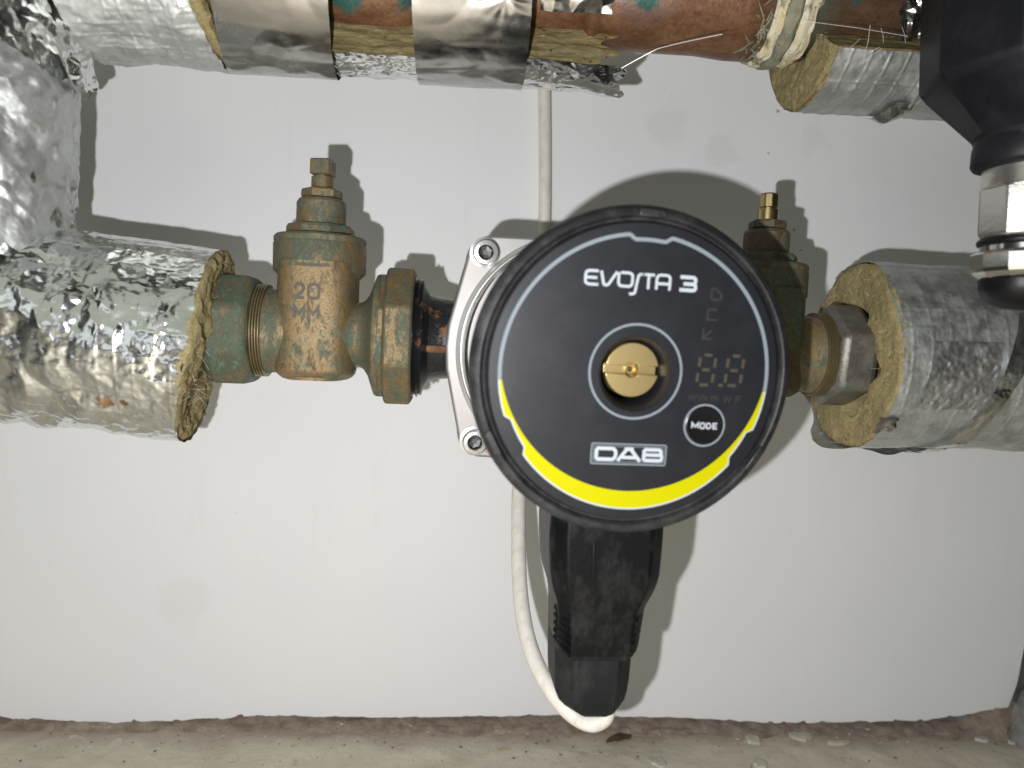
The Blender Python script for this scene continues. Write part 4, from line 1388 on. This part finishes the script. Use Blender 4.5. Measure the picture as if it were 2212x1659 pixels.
# boxed name plate
bx = FP(1277, 955)
bw, bh = 170, 48
rect = lambda x0, y0, x1, y1: [(x0, y0), (x1, y0), (x1, y1), (x0, y1)]
plate = mark("name_plate_border", [stroke([(bx[0] + x, bx[1] - y) for x, y in rpath(rect(2, 2, bw - 2, bh - 2), 4, True)], 3, True), stroke([(bx[0] + x, bx[1] - y) for x, y in rect(7, 7, bw - 7, bh - 7)], 1.4, True)], 'print_silver')
O = (bx[0] + 9, bx[1] - 9)
letter([rpath([(4, 3.5), (44, 3.5), (48, 15), (44, 27), (4, 27)], 9), [(4, 3.5), (4, 27)]], w_=7.5, org=O)
letter([[(52, 30), (71, 4)], [(102, 30), (80, 4)], [(66, 3.5), (86, 3.5)], [(62, 22), (92, 22)]], w_=7.5, org=O)
letter([rpath([(110, 3.5), (148, 3.5), (148, 15), (114, 15)], 6), rpath([(114, 15), (151, 15), (151, 27), (110, 27)], 6), [(110, 3.5), (110, 27)]], w_=7.5, org=O)

# dim symbols and digits
O = FP(1537, 622)
letter([rpath([(2, 1), (10, 1), (24, 14), (24, 24), (1, 24)], 5, True)], 'print_dimmer', 4, O, "display_symbol", (0,))
O = FP(1528, 666)
letter([[(23, 2), (2, 2), (2, 24), (24, 24)]], 'print_dimmer', 4, O, "display_symbol")
O = FP(1518, 708)
letter([[(2, 0), (2, 23), (23, 23)], [(3, 21), (20, 5)]], 'print_dimmer', 4, O, "display_symbol")
for ox_, oy_ in ((1510, 764), (1571, 766)):
    O = FP(ox_, oy_)
    sl_ = lambda x, y: (x - 0.06 * y + 3, y)
    for sgm in ([(10, 2), (27, 2)], [(9, 34), (26, 34)], [(8, 67), (27, 67)], [(1, 8), (1, 28)], [(36, 8), (36, 28)], [(1, 42), (1, 61)], [(36, 42), (36, 61)]):
        letter([[sl_(*p) for p in sgm]], 'print_dim', 6.5, O, "display_segment")
letter([[(0, 0), (11, 0)]], 'print_dim', 6.5, FP(1551, 832), "display_segment")
O = FP(1489, 851)
uni = [[[(0, 14), (0, 4)], [(0, 4), (6, 4), (6, 14)], [(6, 4), (12, 4), (12, 14)]], [[(16, 0), (19, 0), (19, 6), (16, 6)]], [[(22, 15), (28, 0)]], [[(32, 0), (32, 14)], [(32, 6), (39, 6), (39, 14)]],
       [[(51, 14), (51, 3)], [(51, 4), (58, 4), (58, 14)], [(58, 4), (65, 4), (65, 14)]], [[(78, 0), (82, 14), (87, 2), (92, 14), (96, 0)]], [[(107, 15), (108, 1), (120, 1)], [(108, 8), (117, 8)]]]
for u_ in uni:
    letter([[(x, y) for x, y in st_] for st_ in u_], 'print_dimmer', 2.4, O, "display_unit")

# MODE button
bc = FP(1521, 919)
Mb = PM @ Matrix.Translation((bc[0] * fs, bc[1] * fs, z))
btn = obj("mode_button", Geo().lathe([(44 * fs, 0.00006), (41 * fs, 0.00035), (38 * fs, 0.00030), (22 * fs, -0.00002 + 0.0002), (0.5 * fs, 0.00015)], 64, Mb, cap0=False), MAT['button'], pump, angle=60)
mark("button_ring", [stroke(circ(bc, 45), 4.5, True)], 'print_silver', parent=btn)
O = (bc[0] - 29, bc[1] + 6.5)
for st_ in ([[(0, 12.5), (0, 1), (7, 9.5), (14, 1), (14, 12.5)]], [rpath(rect(19, 1, 28, 12.5), 3, True)], [rpath([(33, 1), (40, 1), (43, 6.8), (40, 12.5), (33, 12.5)], 3, True)], [[(57, 1), (48, 1), (48, 12.5), (57, 12.5)], [(48, 6.8), (56, 6.8)]]):
    letter(st_, 'print_white', 3.0, O, "letter", closed=(0,) if len(st_[0]) > 12 else (), lift=0.0005, parent=btn)

# brass vent screw in its deep recess
sc_ = FP(1375, 803)
Mc = PM @ Matrix.Translation((sc_[0] * fs, sc_[1] * fs, z - 0.0043))
rb_ = 60 * fs
g = Geo().lathe([(rb_, -0.006), (rb_, -0.0026), (rb_ * 0.10, -0.0026)], 64, Mc, cap1=False)
hw = 9 * fs
for sg in (1, -1):
    arc = []
    a0 = math.asin(hw / rb_)
    for j in range(25):
        an = a0 + (PI - 2 * a0) * j / 24
        arc.append((rb_ * math.cos(an), sg * rb_ * math.sin(an)))
    notch = []
    for j in range(9):
        an = PI - PI * j / 8
        notch.append((13 * fs * math.cos(an), sg * (hw + 7 * fs * math.sin(an))))
    ptsx = arc + notch
    if sg < 0:
        ptsx = ptsx[::-1]
    g.prism(ptsx, -0.0028, 0.0, Mc)
scr = obj("vent_screw", g, MAT['brass_screw'], pump, angle=30, bevel=0.00025)
obj("screw_centre", Geo().lathe([(13 * fs, -0.0010), (7 * fs, -0.0042), (1.5 * fs, -0.0048)], 32, Mc, cap0=False), MAT['brass_clean'], scr)

# tiny moulded dimples on the rim
for k in range(3):
    an = R(1.5 + 120 * k)
    p = pol(0.948 * Ro / fs, an)
    g = Geo()
    Mx = PM @ Matrix.Translation((p[0] * fs, p[1] * fs, z - 0.0004)) @ Matrix.Rotation(-an, 4, 'Z')
    g.prism([(-0.0042, -0.0010), (0.0042, -0.0010), (0.0036, 0.0012), (-0.0036, 0.0012)], -0.0010, 0.00045, Mx)
    obj("rim_tab", g, MAT['head'], pump, bevel=0.0004)

# ------------------------------------------------------------------ plug and lead
YPL = 0.130
rows = [(1090, 1190, 1437, 1.0), (1109, 1189, 1437, 1.0), (1153, 1185, 1435, 1.0), (1190, 1185, 1432, 1.0), (1239, 1187, 1427, 0.99), (1258, 1190, 1422, 0.975), (1276, 1194, 1415, 0.95), (1292, 1199, 1407, 0.925), (1306, 1203, 1399, 0.905),
        (1320, 1205, 1393, 0.89), (1336, 1206, 1389, 0.88), (1384, 1206, 1384, 0.86), (1408, 1205, 1379, 0.86), (1415, 1208, 1373, 0.83)]
lead = thing("power_lead", "white lead curling into a ribbed black plug below the pump", "power lead", at(1310, 1100, YPL))


def sect(y, x0, x1, dr, chx=0.27, chy=0.30, deep=0.0180, n=3):
    cp = at((x0 + x1) / 2, y, YPL + 0.006)
    hwid = (x1 - x0) / 2 * mpp(cp)
    cp.y = -(YPL - 0.006)
    dp = deep * dr
    base = [(-hwid, -dp + chy * 2 * dp * 0.5), (-hwid + chx * hwid, -dp), (hwid - chx * hwid, -dp), (hwid, -dp + chy * 2 * dp * 0.5), (hwid, dp - 0.1 * dp), (hwid - 0.1 * hwid, dp), (-hwid + 0.1 * hwid, dp), (-hwid, dp - 0.1 * dp)]
    # front (towards the camera) is -Y
    return [cp + Vector((x, yy, 0)) for x, yy in base]


obj("plug_body", Geo().loft([sect(*r_) for r_ in rows][::-1]), MAT['plug'], lead, angle=40, bevel=0.0022, seg=4)
rows2 = [(1405, 1206, 1374, 0.80), (1412, 1204, 1374, 0.82), (1440, 1203, 1373, 0.82), (1480, 1203, 1369, 0.82), (1510, 1204, 1364, 0.81), (1530, 1212, 1359, 0.76), (1545, 1226, 1350, 0.68), (1557, 1246, 1334, 0.55), (1562, 1270, 1312, 0.35)]
obj("cable_gland", Geo().loft([sect(*r_, chx=0.42, chy=0.55, deep=0.0172) for r_ in rows2][::-1]), MAT['gland'], lead, angle=24, bevel=0.0014, seg=3)
# band between body and gland, parting line, grip ribs
pb = at(1291, 1405, YPL)
g = Geo().loft([sect(1421, 1207, 1375, 0.855, 0.34, 0.4, 0.0172), sect(1409, 1206, 1379, 0.875, 0.30, 0.34, 0.0176)])
obj("clamp_band", g, MAT['gland'], lead, angle=22, bevel=0.0004)
a_, b_ = at(1268, 1150, YPL), at(1266, 1262, YPL)
g = Geo().box((0, 0, 0), (0.0007, 0.0008, (a_ - b_).length), frame((a_ + b_) / 2 + Vector((0, -0.0121, 0)), a_ - b_, (1, 0, 0)))
obj("parting_line", g, MAT['rubber'], lead, bevel=0.0002)
for side in (-1, 1):
    for k in range(5):
        yy = 1327 + 16.5 * k
        xx = np.interp(yy, [1327, 1400], [1207, 1205]) if side < 0 else np.interp(yy, [1327, 1400], [1392, 1380])
        cp = at(xx - side * 15, yy + 2, YPL + 0.006)
        cp.y = -(YPL - 0.006)
        wv = Vector((side * 0.0046, -0.0 + 0.0062, 0))
        p0, p1 = cp + Vector((side * 0.0024, -0.0070, 0.0012)), cp + Vector((-side * 0.0016, -0.0150, -0.0016))
        g = Geo().tube([p0, p0.lerp(p1, 0.5), p1], [0.0012, 0.0016, 0.0012], 8)
        obj("grip_rib", g, MAT['plug'], lead)


def smooth_path(ctrl, n=10):
    P_ = [ctrl[0]] + list(ctrl) + [ctrl[-1]]
    out = []
    for k in range(1, len(P_) - 2):
        a_, b_, c_, d_ = P_[k - 1], P_[k], P_[k + 1], P_[k + 2]
        for j in range(n):
            t_ = j / n
            out.append(0.5 * ((2 * b_) + (c_ - a_) * t_ + (2 * a_ - 5 * b_ + 4 * c_ - d_) * t_ ** 2 + (3 * b_ - a_ - 3 * c_ + d_) * t_ ** 3))
    out.append(P_[-2])
    return out


ctrl = [at(1176, -60, 0.0040), at(1176, 185, 0.0040), at(1177, 330, 0.0040), at(1176, 480, 0.0042), at(1168, 640, 0.006), at(1140, 850, 0.022), at(1122, 1040, 0.048), at(1120, 1150, 0.062), at(1122, 1250, 0.076), at(1130, 1330, 0.088),
        at(1146, 1400, 0.098), at(1174, 1464, 0.108), at(1212, 1519, 0.115), at(1250, 1552, 0.119), at(1282, 1562, 0.122), at(1306, 1549, 0.123), at(1312, 1524, 0.124)]
obj("cord", Geo().tube(smooth_path([Vector(c_) for c_ in ctrl]), 0.0030, 18), MAT['cable'], lead, angle=180)

# ------------------------------------------------------------------ air vent at the right
YV = 0.145
av = thing("air_vent", "black faceted vent body with nickel neck and nut, cut by the right edge", "air vent", at(2210, 600, YV))
va, vb_ = at(2212, 640, YV), at(2232, 60, YV)
VA = (vb_ - va).normalized()
ks = mpp(va)


def vz(py):
    p = at(2212 + (640 - py) * 20 / 580.0, py, YV)
    return (p - va).dot(VA)


Mv = frame(va, VA, (1, 0, 0))
V_ = lambda prof: [(r_ * ks, vz(py)) for r_, py in prof]
obj("vent_body", Geo().lathe(V_([(106, 342), (107, 330), (106, 296), (112, 290), (205, 182), (216, 168), (216, -260)]), 8, Mv, rot=flats(8) + R(22.5) + R(4)), MAT['vent_black'], av, angle=18, bevel=0.0022, seg=3)
obj("vent_skirt", Geo().lathe(V_([(80, 366), (104, 360), (109, 352), (107, 318), (102, 300)]), 64, Mv), MAT['vent_black'], av, angle=50)
# raised panel on the face of the body
g = Geo()
pz0, pz1 = vz(110), vz(-240)
fl = 216 * ks * math.cos(R(22.5))
Mp = frame(va, VA, (0, -1, 0)) @ Matrix.Rotation(R(-13), 4, 'Z')
hwp = 216 * ks * math.sin(R(22.5)) * 0.86
g.prism([(fl - 0.001, -hwp), (fl + 0.0007, -hwp), (fl + 0.0007, hwp), (fl - 0.001, hwp)], pz0, pz1, Mp)
obj("face_panel", g, MAT['vent_black'], av, smooth=False, bevel=0.0005)
obj("neck_sleeve", Geo().lathe(V_([(90, 408), (87, 402), (85, 340)]), 48, Mv), MAT['nickel'], av, angle=30, bevel=0.0003)
obj("neck_hex", Geo().lathe(V_([(86, 516), (94, 510), (96, 500), (94, 410), (88, 402)]), 8, Mv, rot=flats(8) + 0.12), MAT['nickel'], av, angle=15, bevel=0.0005)
obj("o_ring", Geo().lathe(V_([(84, 532), (91, 528), (93, 522), (91, 516), (84, 513)]), 48, Mv), MAT['rubber'], av, angle=60)
obj("neck_thread", Geo().lathe(V_([(86, 548), (86, 528)]), 48, Mv), MAT['nickel_shiny'], av, angle=60)
obj("coupling_nut", Geo().lathe(V_([(82, 604), (92, 598), (102, 588), (105, 580), (105, 550), (101, 543), (82, 540)]), 12, Mv, rot=0.1), MAT['nickel_shiny'], av, angle=15, bevel=0.0005)
obj("end_cap", Geo().lathe(V_([(14, 670), (42, 666), (66, 656), (80, 641), (87, 622), (87, 604), (76, 598)]), 48, Mv), MAT['rubber'], av, angle=60)
th = np.linspace(R(-28), R(75), 40)
Q, T = np.meshgrid(np.linspace(0, 1, 4), th, indexing='ij')
rr_ = np.where((Q > 0.2) & (Q < 0.8), 89.5, 86.0) * ks
zz = vz(634) + (vz(616) - vz(634)) * np.clip((Q - 0.3) * 3, 0, 1)
Pl = np.stack([rr_ * np.cos(T), rr_ * np.sin(T), zz], -1).reshape(-1, 3)
Mf = np.array(frame(va, VA, (0, -1, 0)))
Pl = (Pl @ Mf[:3, :3].T + Mf[:3, 3]).reshape(4, 40, 3)
obj("metal_strip", Geo().grid(Pl), MAT['nickel'], av, angle=30)
